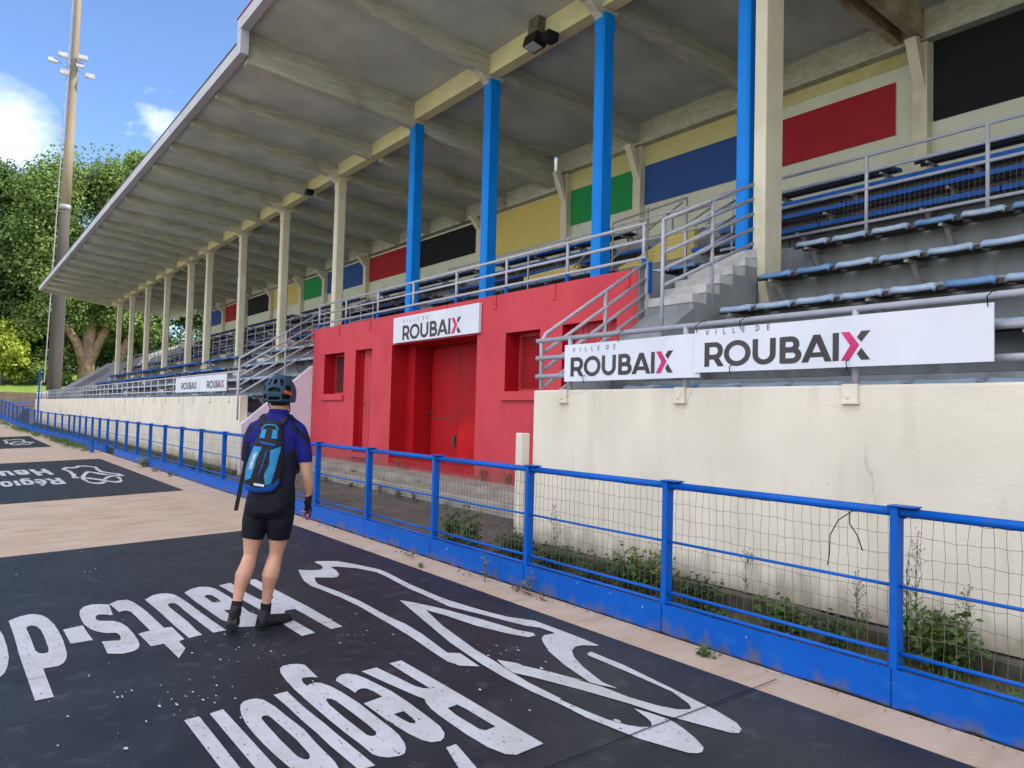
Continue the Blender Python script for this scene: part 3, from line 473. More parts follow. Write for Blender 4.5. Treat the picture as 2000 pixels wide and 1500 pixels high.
# low rear parapet and end wall of the far end
gp(bx(-54.2, -48.81, 12.40, 12.52, 4.0, 5.75), 'rear_parapet', 'rib')
e = MB().prism_x([(5.5, 1.2), (8.3, 2.9), (8.9, 3.4), (8.9, 4.25), (8.2, 4.2), (5.5, 2.35)], -54.45, -54.21); gp(e, 'end_parapet', 'fascia')
e = MB().prism_x([(5.6, 1.9), (8.0, 3.5), (8.2, 3.75), (8.1, 3.95), (5.6, 2.15)], -54.208, -54.18); gp(e, 'parapet_panel', 'tier')
gp(MB().prism_x([(8.9, 3.4), (12.4, 5.2), (12.4, 5.75), (8.9, 4.25)], -54.45, -54.21), 'end_parapet', 'fascia')
# ================================================================ red entrance building
RB = thing('entrance_building', (-12, 6.9, .5), 'red painted ticket building with recessed gateway, narrow door and barred windows', 'building')
YR = 6.9
def rp(mb, name, m_, par=None, **k): return mb.build(name, m_, par or RB, **k)
fac = MB(); X0, X1, Z0, Z1 = -17.28, -6.77, .35, 3.44
OP = [(-16.60, -15.52, 1.93, 2.83), (-14.96, -14.18, .72, 2.84), (-13.32, -10.36, .55, 2.85), (-9.57, -8.72, 1.92, 2.82), (-8.22, -7.14, .72, 2.84)]
xsr = sorted({X0, X1}|{a for o in OP for a in o[:2]}); zsr = sorted({Z0, Z1}|{a for o in OP for a in o[2:]})
D = .42
for i in range(len(xsr)-1):
    for j in range(len(zsr)-1):
        xm = (xsr[i]+xsr[i+1])/2; zm = (zsr[j]+zsr[j+1])/2
        if any(a < xm < b and c < zm < d for a, b, c, d in OP): continue
        fac.add([(xsr[i], YR, zsr[j]), (xsr[i+1], YR, zsr[j]), (xsr[i+1], YR, zsr[j+1]), (xsr[i], YR, zsr[j+1])], [(0, 1, 2, 3)])
fac.add([(X0, YR, Z1), (X1, YR, Z1), (X1, 7.71, Z1), (X0, 7.71, Z1)], [(0, 1, 2, 3)])
fac.add([(X0, YR, Z0), (X0, YR, Z1), (X0, 7.71, Z1), (X0, 7.71, Z0)], [(0, 1, 2, 3)])
fac.add([(X0, 7.71, Z0), (X0, 7.71, Z1), (X1, 7.71, Z1), (X1, 7.71, Z0)], [(0, 1, 2, 3)])
rp(fac, 'wall', 'red'); rp(bx(X1+.001, X1+.02, YR+.002, 9.0, Z0, 3.425), 'end_wall', 'tier')
rec = MB()
for k, (a, b, c, d) in enumerate(OP):
    dd = .75 if k == 2 else (.30 if k in (0, 3) else .17)
    rec.add([(a, YR, c), (a, YR+dd, c), (a, YR+dd, d), (a, YR, d)], [(0, 1, 2, 3)]); rec.add([(b, YR, c), (b, YR, d), (b, YR+dd, d), (b, YR+dd, c)], [(0, 1, 2, 3)])
    rec.add([(a, YR, d), (a, YR+dd, d), (b, YR+dd, d), (b, YR, d)], [(0, 1, 2, 3)]); rec.add([(a, YR, c), (b, YR, c), (b, YR+dd, c), (a, YR+dd, c)], [(0, 1, 2, 3)])
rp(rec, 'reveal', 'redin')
def wire_grid(mb, x0, x1, z0, z1, y, px, pz, r, n=3):
    k = int((x1-x0)/px)
    for i in range(k+1): x = x0+(x1-x0)*i/k; mb.tube([(x, y, z0), (x, y, z1)], r, n, False)
    k = int((z1-z0)/pz)
    for i in range(k+1): z = z0+(z1-z0)*i/k; mb.tube([(x0, y+.002, z), (x1, y+.002, z)], r, n, False)
for k in (0, 3):
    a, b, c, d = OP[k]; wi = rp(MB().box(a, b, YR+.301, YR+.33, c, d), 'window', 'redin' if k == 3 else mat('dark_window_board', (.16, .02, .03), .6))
    f_ = MB(); y = YR+.27; f_.box(a, a+.05, y, y+.03, c, d); f_.box(b-.05, b, y, y+.03, c, d); f_.box(a+.05, b-.05, y, y+.03, c, c+.05); f_.box(a+.05, b-.05, y, y+.03, d-.05, d)
    rp(f_, 'frame', 'red', wi)
    gmb = MB(); wire_grid(gmb, a+.05, b-.05, c+.05, d-.05, YR+.255, .055, .055, .0035); rp(gmb, 'grille', mat('red_grille_paint', (.40, .06, .07), .5) if k == 3 else 'metal_dark', wi)
    s_ = rp(bx(a-.06, b+.04, YR-.06, YR-.002, c-.14, c-.02), 'sill', 'red', wi, bevel=.006)
for k in (1, 4):
    a, b, c, d = OP[k]; dr = rp(MB().box(a+.08, b, YR+.171, YR+.20, c, d), 'door', 'red')
    dm = MB(); [dm.box(a+.12+.12*i, a+.128+.12*i, YR+.167, YR+.1705, c+.02, d-.02) for i in range(6)]; rp(dm, 'plank_joint', 'metal_dark', dr)
    rp(MB().box(a, a+.078, YR+.13, YR+.20, c, d), 'frame', 'redin', dr); rp(MB().tube([(a+.16, YR+.17, c+1.0), (a+.16, YR+.12, c+1.0), (a+.26, YR+.115, c+1.0)], .012, 6), 'handle', 'metal_dark', dr)
    rp(bx(a-.05, b+.05, YR-.10, YR-.003, c-.10, c-.005), 'threshold', 'red', dr)
a, b, c, d = OP[2]
# the open gateway: a dark passage wall, double door leaf on the right
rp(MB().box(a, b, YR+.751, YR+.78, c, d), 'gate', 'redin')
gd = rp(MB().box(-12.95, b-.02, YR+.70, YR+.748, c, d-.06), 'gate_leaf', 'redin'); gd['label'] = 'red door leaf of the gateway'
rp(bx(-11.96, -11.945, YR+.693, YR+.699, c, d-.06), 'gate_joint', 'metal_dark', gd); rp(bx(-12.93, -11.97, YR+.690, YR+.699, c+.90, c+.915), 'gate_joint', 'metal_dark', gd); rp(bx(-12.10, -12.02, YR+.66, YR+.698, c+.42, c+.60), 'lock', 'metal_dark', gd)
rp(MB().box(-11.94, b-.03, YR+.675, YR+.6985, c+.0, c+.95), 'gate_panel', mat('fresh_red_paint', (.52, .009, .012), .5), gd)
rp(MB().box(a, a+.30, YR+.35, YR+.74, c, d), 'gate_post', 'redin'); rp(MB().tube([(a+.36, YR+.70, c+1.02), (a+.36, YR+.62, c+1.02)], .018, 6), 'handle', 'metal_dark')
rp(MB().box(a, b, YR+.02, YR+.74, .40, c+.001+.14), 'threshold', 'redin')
# ================================================================ railings
def railing(name, label, x0, x1, y, zr, posts, zp, m_='rail', r=.021, mesh=None, group=None, foot=None, pr=None):
    t = thing(name, ((x0+x1)/2, y, zp), label, 'railing', group)
    for z in zr: MB().tube([(x0, y, z), (x1, y, z)], r, 8).build('rail', m_, t, smooth=True)
    for x in posts: MB().tube([(x, y+.002, zp), (x, y+.002, zr[0])], pr or r*1.05, 8).build('post', m_, t, smooth=True)
    if mesh:
        g_ = MB(); wire_grid(g_, x0, x1, mesh[0], mesh[1], y+.03, .06, .06, .002, 3); g_.build('wire_mesh', 'wire', t)
    if foot:
        for x in posts:
            MB().tube([(x, y+.002, foot[0]), (x, y+.002, foot[1])], .030, 8).build('foot_sleeve', foot[2], t)
            MB().box(x-.24, x-.17, 6.884, 6.898, 3.22, 3.435).build('foot_strap', 'red', t)
    return t
railing('railing', 'light grey tube railing on top of the near cream wall holding the long banner', -6.78, 13, 5.33, (2.395, 2.20, 1.995), [-6.21, -4.62, -3.02, -1.42, .2, 1.8, 3.4], 1.845, r=.026)
railing('railing', 'light grey tube railing along the top of the red building', -17.22, -6.70, 6.955, (4.0, 3.79, 3.57), [-17.12, -15.64, -14.1, -12.64, -11.13, -9.67, -8.21, -6.74], 3.45, r=.022, foot=(3.445, 3.56, 'board'))
railing('railing', 'grey tube railing with wire mesh behind the near benches right of the cream column', -7.3, 13, 9.15, (4.92, 4.72, 4.50, 4.08), [-5.06, -3.67, -2.28, -.9, .5, 1.9], 3.93, r=.022, mesh=(4.10, 4.50))
railing('railing', 'dull railing with wire mesh on the terrace behind the blue columns', -15.0, -6.9, 9.15, (4.86, 4.50), [-14.6, -13.2, -12.0, -10.8, -9.7, -8.4, -7.1], 3.925, r=.017, mesh=(3.96, 4.48))
px = [-17.9-1.02*k for k in range(48)]
railing('railing', 'long grey grid railing on top of the far cream wall', -66, -17.62, 5.36, (2.40, 2.20, 2.0), px, 1.845, r=.022)
for k, (a, b) in enumerate(zip(COLL, COLL[1:])):
    n = 4 if abs(a-b) > 3 else 3
    ps = [b+.3+(a-b-.6)*i/n for i in range(n+1)]
    railing('railing', ['first', 'second', 'third', 'fourth', 'fifth', 'sixth', 'seventh', 'eighth'][k]+' short grid railing between cream columns counted from the red building', b+.28, a-.28, 8.50, (4.40, 4.15, 3.90, 3.60), ps, 3.44, m_='dullrail', r=.016, group='grid railings between the cream columns')
railing('railing', 'short grid railing between the nearest cream column and the blue column', -18.9, -17.45, 8.50, (4.40, 4.15, 3.90, 3.60), [-18.85, -18.2, -17.5], 3.44, m_='dullrail', r=.016, group='grid railings between the cream columns')
def stair_rail(label, x, y0, y1, ztop0, n, dz, posts, k=.653, ext=None, r=.022, name='stair_railing', base=None):
    t = thing(name, (x, y0, ztop0), label, 'railing')
    for i in range(n):
        z = ztop0-dz*i
        pts = [(x, y0, z), (x, y1, z+k*(y1-y0))]
        if ext and i < ext: pts = [(x, y0-.05, 1.86), (x, y0-.06, z-.10), (x, y0, z)]+pts[1:] if i == 0 else [(x, y0-.05, z-.05)]+pts
        MB().tube(pts, r, 8).build('rail', 'rail', t, smooth=True)
    for (y, zb) in posts: MB().tube([(x+.003, y, zb), (x+.003, y, ztop0+k*(y-y0))], r, 8).build('post', 'rail', t, smooth=True)
    return t
stair_rail('sloping five bar railing rising from the near wall to the red roof', -6.72, 5.40, 6.96, 2.48, 5, .195, [(6.3, 2.1)], ext=1)
MB().box(-6.735, -6.70, 6.975, 7.03, 2.3, 3.56).build('end_plate', 'nose', bpy.data.objects['stair_railing'])
MB().box(-6.698, -6.67, 7.0, 7.04, 3.12, 3.52).build('end_plate', 'board', bpy.data.objects['stair_railing'])
stair_rail('sloping five bar railing rising beside the cyclist to the red roof', -17.28, 5.20, 6.93, 2.66, 5, .20, [(5.20, 1.30), (6.23, 2.0)])
stair_rail('sloping handrail beside the white steps ending at the cream column', -6.0, 6.5, 8.15, 3.83, 5, .19, [(6.5, 2.46), (7.36, 2.96)], k=.45)
stair_rail('inner sloping handrail on the far side of the white steps', -6.72, 7.62, 9.1, 4.05, 3, .22, [(7.7, 3.45), (9.0, 3.95)], k=.52, r=.018)
# dark railings and yellow parapets of the passage opening on the terrace
yp = MB(); yp.prism_y([(-10.45, 3.93), (-8.62, 3.93), (-8.62, 4.88), (-8.9, 4.88), (-10.0, 4.5), (-10.45, 4.40)], 10.1, 10.2)
tag(yp.build('passage_parapet', 'p_yellow', bevel=.01), 'mustard yellow parapet of the stair opening behind the third blue column', 'parapet')
yp = MB(); yp.prism_y([(-13.4, 3.93), (-11.6, 3.93), (-11.6, 4.65), (-13.4, 4.60)], 10.1, 10.2)
tag(yp.build('passage_parapet', 'p_yellow', bevel=.01), 'low mustard yellow parapet behind the second blue column', 'parapet')
t = thing('passage_railing', (-9.6, 10.3, 4.3), 'dark angular railing above the yellow parapet in front of the green and navy panels', 'railing')
for y in (10.0, 10.65):
    for z0, z1 in ((5.34, 5.34), (5.08, 5.08)): MB().tube([(-10.5, y, z0-.1), (-8.7, y, z1)], .018, 6).build('rail', 'dullrail', t)
    for x in (-10.5, -9.6, -8.7): MB().tube([(x, y, 4.0), (x, y, 5.34 if x > -10 else 5.24)], .018, 6).build('post', 'dullrail', t)
for a, b in (((-11.6, 10.0, 4.55), (-10.5, 10.0, 5.2)), ((-10.5, 10.65, 4.6), (-8.7, 10.65, 5.3)), ((-11.2, 10.0, 4.25), (-8.8, 10.0, 5.28)), ((-9.9, 10.65, 4.5), (-8.7, 10.65, 5.05))):
    MB().tube([a, b], .018, 6).build('brace', 'dullrail', t)
# ================================================================ benches with plastic seats
def seat_mb(w=.43):
    s_ = MB(); ys = [0, .03, .10, .26, .36, .395]; zt = [-.004, .022, .028, .016, .022, .032]; xs_ = [-w/2, -w/2+.03, -w/6, w/6, w/2-.03, w/2]
    top = []
    for j, y in enumerate(ys):
        for i, x in enumerate(xs_):
            e = (1 if i in (0, 5) else 0); z = zt[j]-(.018 if e else 0)+(.004 if i in (1, 4) else -.004 if i in (2, 3) else 0)
            top.append((x, y+(.02 if (e and j == 0) else 0)-(.02 if (e and j == 5) else 0), z))
    n = len(xs_); F = []
    for j in range(len(ys)-1):
        for i in range(n-1): a = j*n+i; F.append((a, a+1, a+n+1, a+n))
    V = top+[(x, y, z-(.045 if y < .05 else .022)) for x, y, z in top]; o = len(top)
    F += [tuple(v+o for v in f[::-1]) for f in F]
    bd = [i for i in range(n)]+[j*n+n-1 for j in range(1, len(ys))]+[(len(ys)-1)*n+i for i in range(n-2, -1, -1)]+[j*n for j in range(len(ys)-2, 0, -1)]
    for a, b in zip(bd, bd[1:]+bd[:1]): F.append((a, a+o, b+o, b))
    s_.add(V, F); return s_
protos = {}
def seat_proto(m_, w):
    if (m_, w) not in protos:
        o = seat_mb(w).build('seat', m_, None, smooth=True); COL.objects.unlink(o); protos[(m_, w)] = o
    return protos[(m_, w)]
SZ = {1: (5.70, 1.90), 2: (6.45, 2.39), 3: (7.20, 2.88), 4: (7.95, 3.37), 5: (8.70, 3.88), 6: (9.66, 4.35), 7: (10.35, 4.77), 8: (11.05, 5.20), 9: (11.75, 5.65)}
RISER = {1: 6.12, 2: 6.87, 3: 7.62, 4: 8.37, 5: 9.10, 6: 10.06, 7: 10.75, 8: 11.45, 9: 12.15}
ordn = ['', 'lowest', 'second', 'third', 'fourth', 'fifth', 'sixth', 'seventh', 'eighth', 'topmost']
nb = 0
def bench(x0, x1, row, mats, label, group, w=.43, pitch=.5, detail=True, plank=False):
    y, z = SZ[row]; yr = RISER[row]
    t = thing('seat_row', ((x0+x1)/2, y+.2, z), label, 'bench', group)
    cx = (x0+x1)/2
    bm = MB(); bm.box(x0-.03, x1+.02, y+.07, y+.115, z-.075, z-.030); bm.box(x0-.03, x1+.02, y+.27, y+.315, z-.070, z-.030); bm.build('seat_rail', 'metal_dark', t)
    br = MB(); n = max(1, int(round((x1-x0)/1.8)))
    for i in range(n+1):
        x = x0+.18+(x1-x0-.36)*i/n
        b1 = MB(); b1.box(x-.02, x+.02, y+.02, yr-.002, z-.115, z-.077)
        b1.add([(x-.025, y+.16, z-.115), (x+.025, y+.16, z-.115), (x+.025, yr-.002, z-.42), (x-.025, yr-.002, z-.42), (x-.025, y+.22, z-.115), (x+.025, y+.22, z-.115), (x+.025, yr-.002, z-.36), (x-.025, yr-.002, z-.36)], [(0, 1, 2, 3), (7, 6, 5, 4), (0, 4, 5, 1), (1, 5, 6, 2), (2, 6, 7, 3), (3, 7, 4, 0)])
        b1.build('bracket', 'dullrail', t)
    if br.v: br.build('bracket', 'dullrail', t)
    k = int((x1-x0)/pitch+.01)
    if plank:
        n = int((x1-x0)/2.5)+1
        for i in range(n):
            a_ = x0+(x1-x0)*i/n; b_ = x0+(x1-x0)*(i+1)/n-.02; q_ = MB(); q_.prism_x([(y, z-.062), (y, z-.002), (y+.03, z+.008), (y+.20, z-.004), (y+.36, z+.012), (y+.39, z-.02), (y+.39, z-.04)], a_, b_); q_.build('seat_plank', mats[0], t)
    elif detail:
        for i in range(k):
            x = x0+pitch*(i+.5); o = seat_proto(random.choice(mats), w)
            c = copy_part(o, t, (x-cx, -.2+random.uniform(-.004, .004), -.03+random.uniform(-.003, .004))); c.rotation_euler = (0, random.uniform(-.012, .012), random.uniform(-.012, .012))
    else:
        sm = MB(); pr = seat_mb(w)
        for i in range(k):
            x = x0+pitch*(i+.5); sm.add([(a+x, b+y, c+z-.03) for a, b, c in pr.v], pr.f)
        o = sm.build('seats', mats[0], t); 
    return t
PALE = ['seatpale', 'seatpale', 'seatpale', 'seatmid']; MIDB = ['seatmid', 'seatblue', 'seatpale', 'seatmid']; BLU = ['seatblue']
for r in range(1, 6):
    bench(-5.80 if r > 1 else -5.85, 7.7, r, PALE if r < 5 else ['seatpale', 'seatpale', 'seatmid'], ordn[r]+' row of faded blue seats right of the white steps, behind the long banner' if r < 3 else ordn[r]+' row from the bottom of faded blue seats right of the white steps', 'faded seat rows of the near block')
for r in range(6, 10):
    bench(-8.3 if r < 9 else -5.75, 7.7, r, BLU, {6: 'lowest', 7: 'second', 8: 'third', 9: 'topmost'}[r]+' dark blue seat row behind the mesh railing right of the cream column', 'upper blue seat rows of the near block', plank=True)
bench(-8.3, -6.1, 9, BLU, 'short topmost dark blue seat row left of the back pilaster behind the cream column', 'upper blue seat rows of the near block', plank=True)
for r in range(6, 10):
    nm = {6: 'lowest', 7: 'second', 8: 'third', 9: 'topmost'}[r]
    if r < 8: bench(-16.9, -9.9 if r == 7 else -10.4, r, BLU if r == 7 else MIDB, nm+' blue seat row on the terrace behind the left half of the red building', 'terrace seat rows', w=.46)
    else: bench(-16.9, -11.9, r, BLU, nm+' blue seat row high behind the left half of the red building', 'terrace seat rows', w=.485)
bench(-14.4, -7.4, 5, MIDB, 'row of bright blue seats directly behind the railing on the red roof', 'terrace seat rows', w=.46)
# place the roof row a little higher as it stands on the terrace edge
blocks = [(-24.0, -17.7), (-31.0, -25.0), (-38.1, -31.9), (-45.2, -39.0), (-52.5, -46.2)]
names = ['nearest', 'second', 'third', 'fourth', 'farthest']
for bi, (a, b) in enumerate(blocks):
    for r in list(range(1, 6)):
        bench(a+.05, b-.05, r, [['seatpale', 'seatmid'], ['seatmid', 'seatblue'], BLU, BLU, BLU][bi] if r < 5 else (BLU if bi != 1 else ['seatmid']), '%s seat row of the %s block left of the red building' % (ordn[r], names[bi]), 'lower seat rows left of the red building', detail=bi < 2, w=.45)
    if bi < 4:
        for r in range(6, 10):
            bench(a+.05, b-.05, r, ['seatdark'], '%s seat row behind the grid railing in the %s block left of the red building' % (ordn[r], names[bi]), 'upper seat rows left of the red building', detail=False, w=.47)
# ================================================================ lettering
def strip(mb, pts, w, o, flat, closed=False, z=0.0):
    """thick line through 2d pts, mapped by flat(u,v,h)"""
    P = [Vector(p) for p in pts]; n = len(P); L = []; Rr = []
    for i in range(n):
        if closed: a = P[i-1]; b = P[(i+1) % n]
        else: a = P[max(i-1, 0)]; b = P[min(i+1, n-1)]
        d1 = (P[i]-a); d2 = (b-P[i])
        if d1.length < 1e-9: d1 = d2
        if d2.length < 1e-9: d2 = d1
        d1.normalize(); d2.normalize(); t = (d1+d2).normalized(); nn = Vector((-t.y, t.x)); k = w/2/max(.35, nn.dot(Vector((-d1.y, d1.x))))
        L.append(P[i]+nn*k); Rr.append(P[i]-nn*k)
    V = [flat(p.x, p.y, z) for p in L]+[flat(p.x, p.y, z) for p in Rr]; F = []
    m_ = n if closed else n-1
    for i in range(m_): j = (i+1) % n; F.append((i+n, j+n, j, i))
    mb.add(V, F)
def arc(cx, cy, rx_, ry_, a0, a1, n=12): return [(cx+rx_*math.cos(R_(a0+(a1-a0)*i/n)), cy+ry_*math.sin(R_(a0+(a1-a0)*i/n))) for i in range(n+1)]
def roubaix(flat0, u0, v0, h, par, ax=1.24):
    """bold word, cap height h, origin lower left"""
    flat = lambda u, v, e_: flat0(u0+(u-u0)*ax, v, e_)
    s = h; t = .20; ink = MB(); pk = MB(); L = 0
    def S(pts, lev, wd=t, closed=False, mb=ink): strip(mb, [(u0+(L+x)*s, v0+y*s) for x, y in pts], wd*s, None, flat, closed, lev*.0004)
    # R
    S([(.10, 0), (.10, 1)], 0); S([(.10, .90), (.40, .90)]+arc(.42, .645, .22, .255, 90, -90)+[(.10, .39)], 1); ink.add([flat(u0+(L+x)*s, v0+y*s, .0008) for x, y in [(.30, .42), (.54, 0), (.79, 0), (.52, .44)]], [(0, 1, 2, 3)]); L += .80
    S(arc(.50, .5, .42, .42, 0, 360, 32)[:-1], 0, closed=True); L += 1.09
    S([(.10, 1), (.10, .42)]+arc(.41, .40, .31, .31, 180, 360, 14)+[(.72, .42), (.72, 1)], 0); L += .95
    S([(.10, 0), (.10, 1)], 0); S([(.10, .91), (.36, .91)]+arc(.38, .71, .18, .20, 90, -90)+[(.10, .51)], 1); S([(.10, .50), (.40, .50)]+arc(.42, .295, .21, .205, 90, -90)+[(.10, .09)], 2); L += .74
    ink.add([flat(u0+(L+x)*s, v0+y*s, 0) for x, y in [(-.02, 0), (.21, 0), (.61, 1), (.38, 1)]], [(0, 1, 2, 3)]); ink.add([flat(u0+(L+x)*s, v0+y*s, .0004) for x, y in [(.77, 0), (1.0, 0), (.61, 1), (.38, 1)]], [(0, 1, 2, 3)]); S([(.22, .27), (.77, .27)], 2, .17); L += 1.02
    S([(.10, 0), (.10, 1)], 0); L += .27
    pk.add([flat(u0+(L+x)*s, v0+y*s, .001) for x, y in [(.0, 1), (.26, 1), (.56, .52), (.26, .0), (.0, .0), (.29, .52)]], [(0, 5, 2, 1), (5, 4, 3, 2)])
    ib = MB(); ic = MB(); ib.add([flat(u0+(L+x)*s, v0+y*s, 0) for x, y in [(.62, 1), (.88, 1), (.62, .62), (.49, .79)]], [(0, 3, 2, 1)]); ic.add([flat(u0+(L+x)*s, v0+y*s, 0) for x, y in [(.62, .42), (.88, 0), (.62, 0), (.49, .21)]], [(0, 3, 2, 1)])
    ink.build('lettering', 'ink', par); ib.build('lettering', 'ink', par); ic.build('lettering', 'ink', par); pk.build('chevron', 'pink', par)
def villede(flat, u0, v0, h, par, m_='inkthin', sp=.62):
    mb = MB(); L = 0; t = .15
    def S(pts, lev=0): strip(mb, [(u0+(L+x)*h, v0+y*h) for x, y in pts], t*h, None, flat, False, lev*.0003)
    for ch in 'VILLE DE':
        if ch == 'V': S([(0, 1), (.34, 0)]); S([(.68, 1), (.34, 0)], 1); L += .68+sp
        if ch == 'I': S([(.05, 0), (.05, 1)]); L += .1+sp
        if ch == 'L': S([(.05, 1), (.05, 0)]); S([(.05, .05), (.52, .05)], 1); L += .52+sp
        if ch == 'E': S([(.05, 1), (.05, 0)]); [S([(.05, y), (.52, y)], 1) for y in (.05, .5, .95)]; L += .52+sp
        if ch == 'D': S([(.05, 0), (.05, 1)]); S([(.05, .95), (.25, .95)]+arc(.25, .5, .42, .45, 90, -90, 10)+[(.05, .05)], 1); L += .68+sp
        if ch == ' ': L += .75
    mb.build('small_lettering', m_, par)
def banner(x0, x1, y, z0, z1, label, words, cat='banner', th=.012, ties=(), name='banner', wave=.012, m_='banner', group=None):
    t = thing(name, ((x0+x1)/2, y, (z0+z1)/2), label, cat, group)
    q = MB(); n = max(8, int((x1-x0)/.12)); rs = []
    yy = lambda x: y+wave*math.sin(x*3.1)+wave*.6*math.sin(x*7.3+1)
    for i in range(n+1):
        x = x0+(x1-x0)*i/n; rs.append([(x, yy(x), z0), (x, yy(x), z1), (x, yy(x)+th, z1), (x, yy(x)+th, z0)])
    q.rings(rs); q.build('sheet', m_, t, bevel=0)
    fl_ = lambda u, v, h: (u, yy(u)-.002-h, v)
    for wd in words:
        roubaix(fl_, wd[0], wd[1], wd[2], t, wd[4] if len(wd) > 4 else 1.24)
        if wd[3]: villede(fl_, wd[0]+wd[3][0], wd[3][1], wd[3][2], t, sp=wd[3][3])
    if ties:
        for x, z in ties: MB().tube([(x, yy(x)-.01, z-.03), (x+.006, yy(x)-.035, z+.03), (x, 5.30, z+.085), (x-.004, 5.36, z+.07)], .004, 5).build('cable_tie', 'tie', t)
        pass
    return t
banner(-6.20, -4.39, 5.252, 1.925, 2.31, 'smaller white city banner tied at the left end of the near wall railing', [(-6.11, 1.975, .20, (.03, 2.232, .045, 1.62))], ties=[(-5.4, 2.33), (-5.9, 1.93)])
banner(-4.43, -2.06, 5.232, 1.965, 2.335, 'long white city banner tied on the near wall railing, blank right half', [(-4.325, 2.012, .207, (.01, 2.285, .045, 1.62))], ties=[(-4.40, 2.34), (-3.95, 2.34), (-2.09, 2.34), (-4.05, 1.97), (-3.02, 1.97)])
banner(-20.85, -18.5, 5.30, 1.96, 2.37, 'small city banner on the far railing, the one nearer the red building', [(-20.22, 2.04, .185, None, 1.45)], group=None)
banner(-23.52, -20.87, 5.30, 1.96, 2.37, 'small city banner on the far railing, the one farther from the red building', [(-22.76, 2.04, .185, None, 1.45)])
banner(-13.17, -10.24, 6.84, 2.872, 3.355, 'white city sign board fixed over the gateway of the red building', [(-12.80, 2.91, .27, (.02, 3.235, .065, 1.6), 1.31)], cat='sign', name='sign_board', th=.05, wave=0)
# ================================================================ blue track fence
FN = thing('track_fence', (-20, 4.28, 0), 'bright blue steel track fence with wire mesh and solid kick board', 'fence')
def fpt(s_):   # position along the fence by x
    return fence_y(s_)+.06
FP = [3.9, 2.25, .6, -.53-.5, -2.18, -3.86, -5.51, -7.16, -8.77, -10.41, -11.95, -13.5, -14.95, -16.6]
x = -16.6
while x > -78: x -= 1.62 if x > -40 else 1.45; FP.append(round(x, 3))
def fz(x): return gz(x, fence_y(x))+.0
for i, x in enumerate(FP):
    y = fpt(x); z = fz(x)
    lean = random.uniform(-.012, .012) if 3 < i else 0
    p = MB(); p.box(x-.022, x+.022, y-.035, y+.04, z+.02, z+1.10); p.box(x-.03, x+.12, y-.05, y+.045, z+1.102, z+1.11); p.prism_y([(x+.023, z+1.10), (x+.115, z+1.10), (x+.115, z+1.08), (x+.023, z+1.03)], y+.030, y+.036)
    po = p.build('post', 'fence', FN, bevel=.003 if i < 12 else 0)
for i, (a, b) in enumerate(zip(FP, FP[1:])):
    ya, yb = fpt(a), fpt(b); za, zb = fz(a), fz(b); near = i < 13
    A = Vector((a, ya, za)); B = Vector((b, yb, zb)); U = Vector((0, 0, 1)); d = (B-A).normalized(); nrm = Vector((-d.y, d.x, 0)).normalized()
    if nrm.y > 0: nrm = -nrm
    def at_(t, h, off=0): return A.lerp(B, t)+U*h+nrm*off
    MB().tube([at_(.0, 1.072), at_(1, 1.072)], .026, 10 if near else 6).build('top_rail', 'fence', FN, smooth=True)
    md = MB(); sag = random.uniform(-.004, .008)
    md.tube([at_(0, .665), at_(.5, .665-sag), at_(1, .665)], .010, 6); md.tube([at_(0, .300), at_(.5, .300-sag), at_(1, .300)], .012, 6); md.tube([at_(0, .232, .02), at_(1, .232, .02)], .013, 6)
    md.build('thin_rail', 'fence', FN, smooth=True)
    n = 14; bd = MB(); rs = []
    for k in range(n+1):
        t = (k+.0)/n; t = .004+t*.992; hb = .012+random.uniform(0, .014)
        rs.append([at_(t, hb, .045), at_(t, .218, .045), at_(t, .218, .037), at_(t, hb-.01, .037)])
    if not (i in (19,)): bd.rings(rs); bd.build('kick_board', 'board', FN)
    if i < 17 or i % 1 == 0:
        w_ = MB(); ln = (B-A).length; nv = int(ln/(.058 if near else .12)); nh = 8 if near else 4
        for k in range(1, nv):
            t = k/nv; ph = random.random()*6; am = .006 if near else .003
            ks = 9 if near else 3
            w_.tube([at_(t+am*math.sin(ph+1.7*j)/ln*random.uniform(.3, 1.4), .235+.82*j/(ks-1), -.03) for j in range(ks)], .0016 if i < 6 else .0024, 3, False)
        for k in range(nh):
            h = .30+.745*k/(nh-1); ks = 24 if near else 3
            w_.tube([at_(j/(ks-1), h+(.004*math.sin(j*2.5+k)+.005*math.sin(j*.7+k*2) if near else 0), -.032) for j in range(ks)], .0015 if i < 6 else .0022, 3, False)
        w_.build('wire_mesh', 'wire', FN)
# brace at the middle of the far fence
sp_ = MB().prism_y([(-28.3, 0), (-28.75, 0), (-28.3, .36)], 3.88, 3.96); tag(sp_.build('fence_strut', 'fence'), 'small triangular blue foot strut against the fence near the white line', 'strut')
# hanging wire on the near fence
tag(MB().tube([(-2.45, 4.30, 1.045), (-2.50, 4.24, .99), (-2.54, 4.22, .90), (-2.55, 4.23, .78), (-2.56, 4.23, .72)], .0035, 5).build('wire_end', 'tie'), 'loose black wire hanging straight from the near fence top rail', 'wire')
tag(MB().tube([(-2.47, 4.31, 1.03), (-2.42, 4.22, .98), (-2.36, 4.20, .92), (-2.33, 4.2, .84)], .0035, 5).build('wire_end', 'tie'), 'loose black wire curving to the right from the near fence top rail', 'wire')
# far left blue gate and rails
gt = thing('blue_gate', (-64, 4.6, 0), 'small blue gate frame behind the far bend of the track fence', 'gate')
for z in (1.9, 2.15, 2.4): MB().tube([(-66, 5.2, z-.8), (-66, 3.6, z-.8)], .03, 6).build('rail', 'fence', gt)
MB().tube([(-63, 5.22, .2), (-63, 5.22, 3.9)], .055, 6).build('post', 'fence', gt)
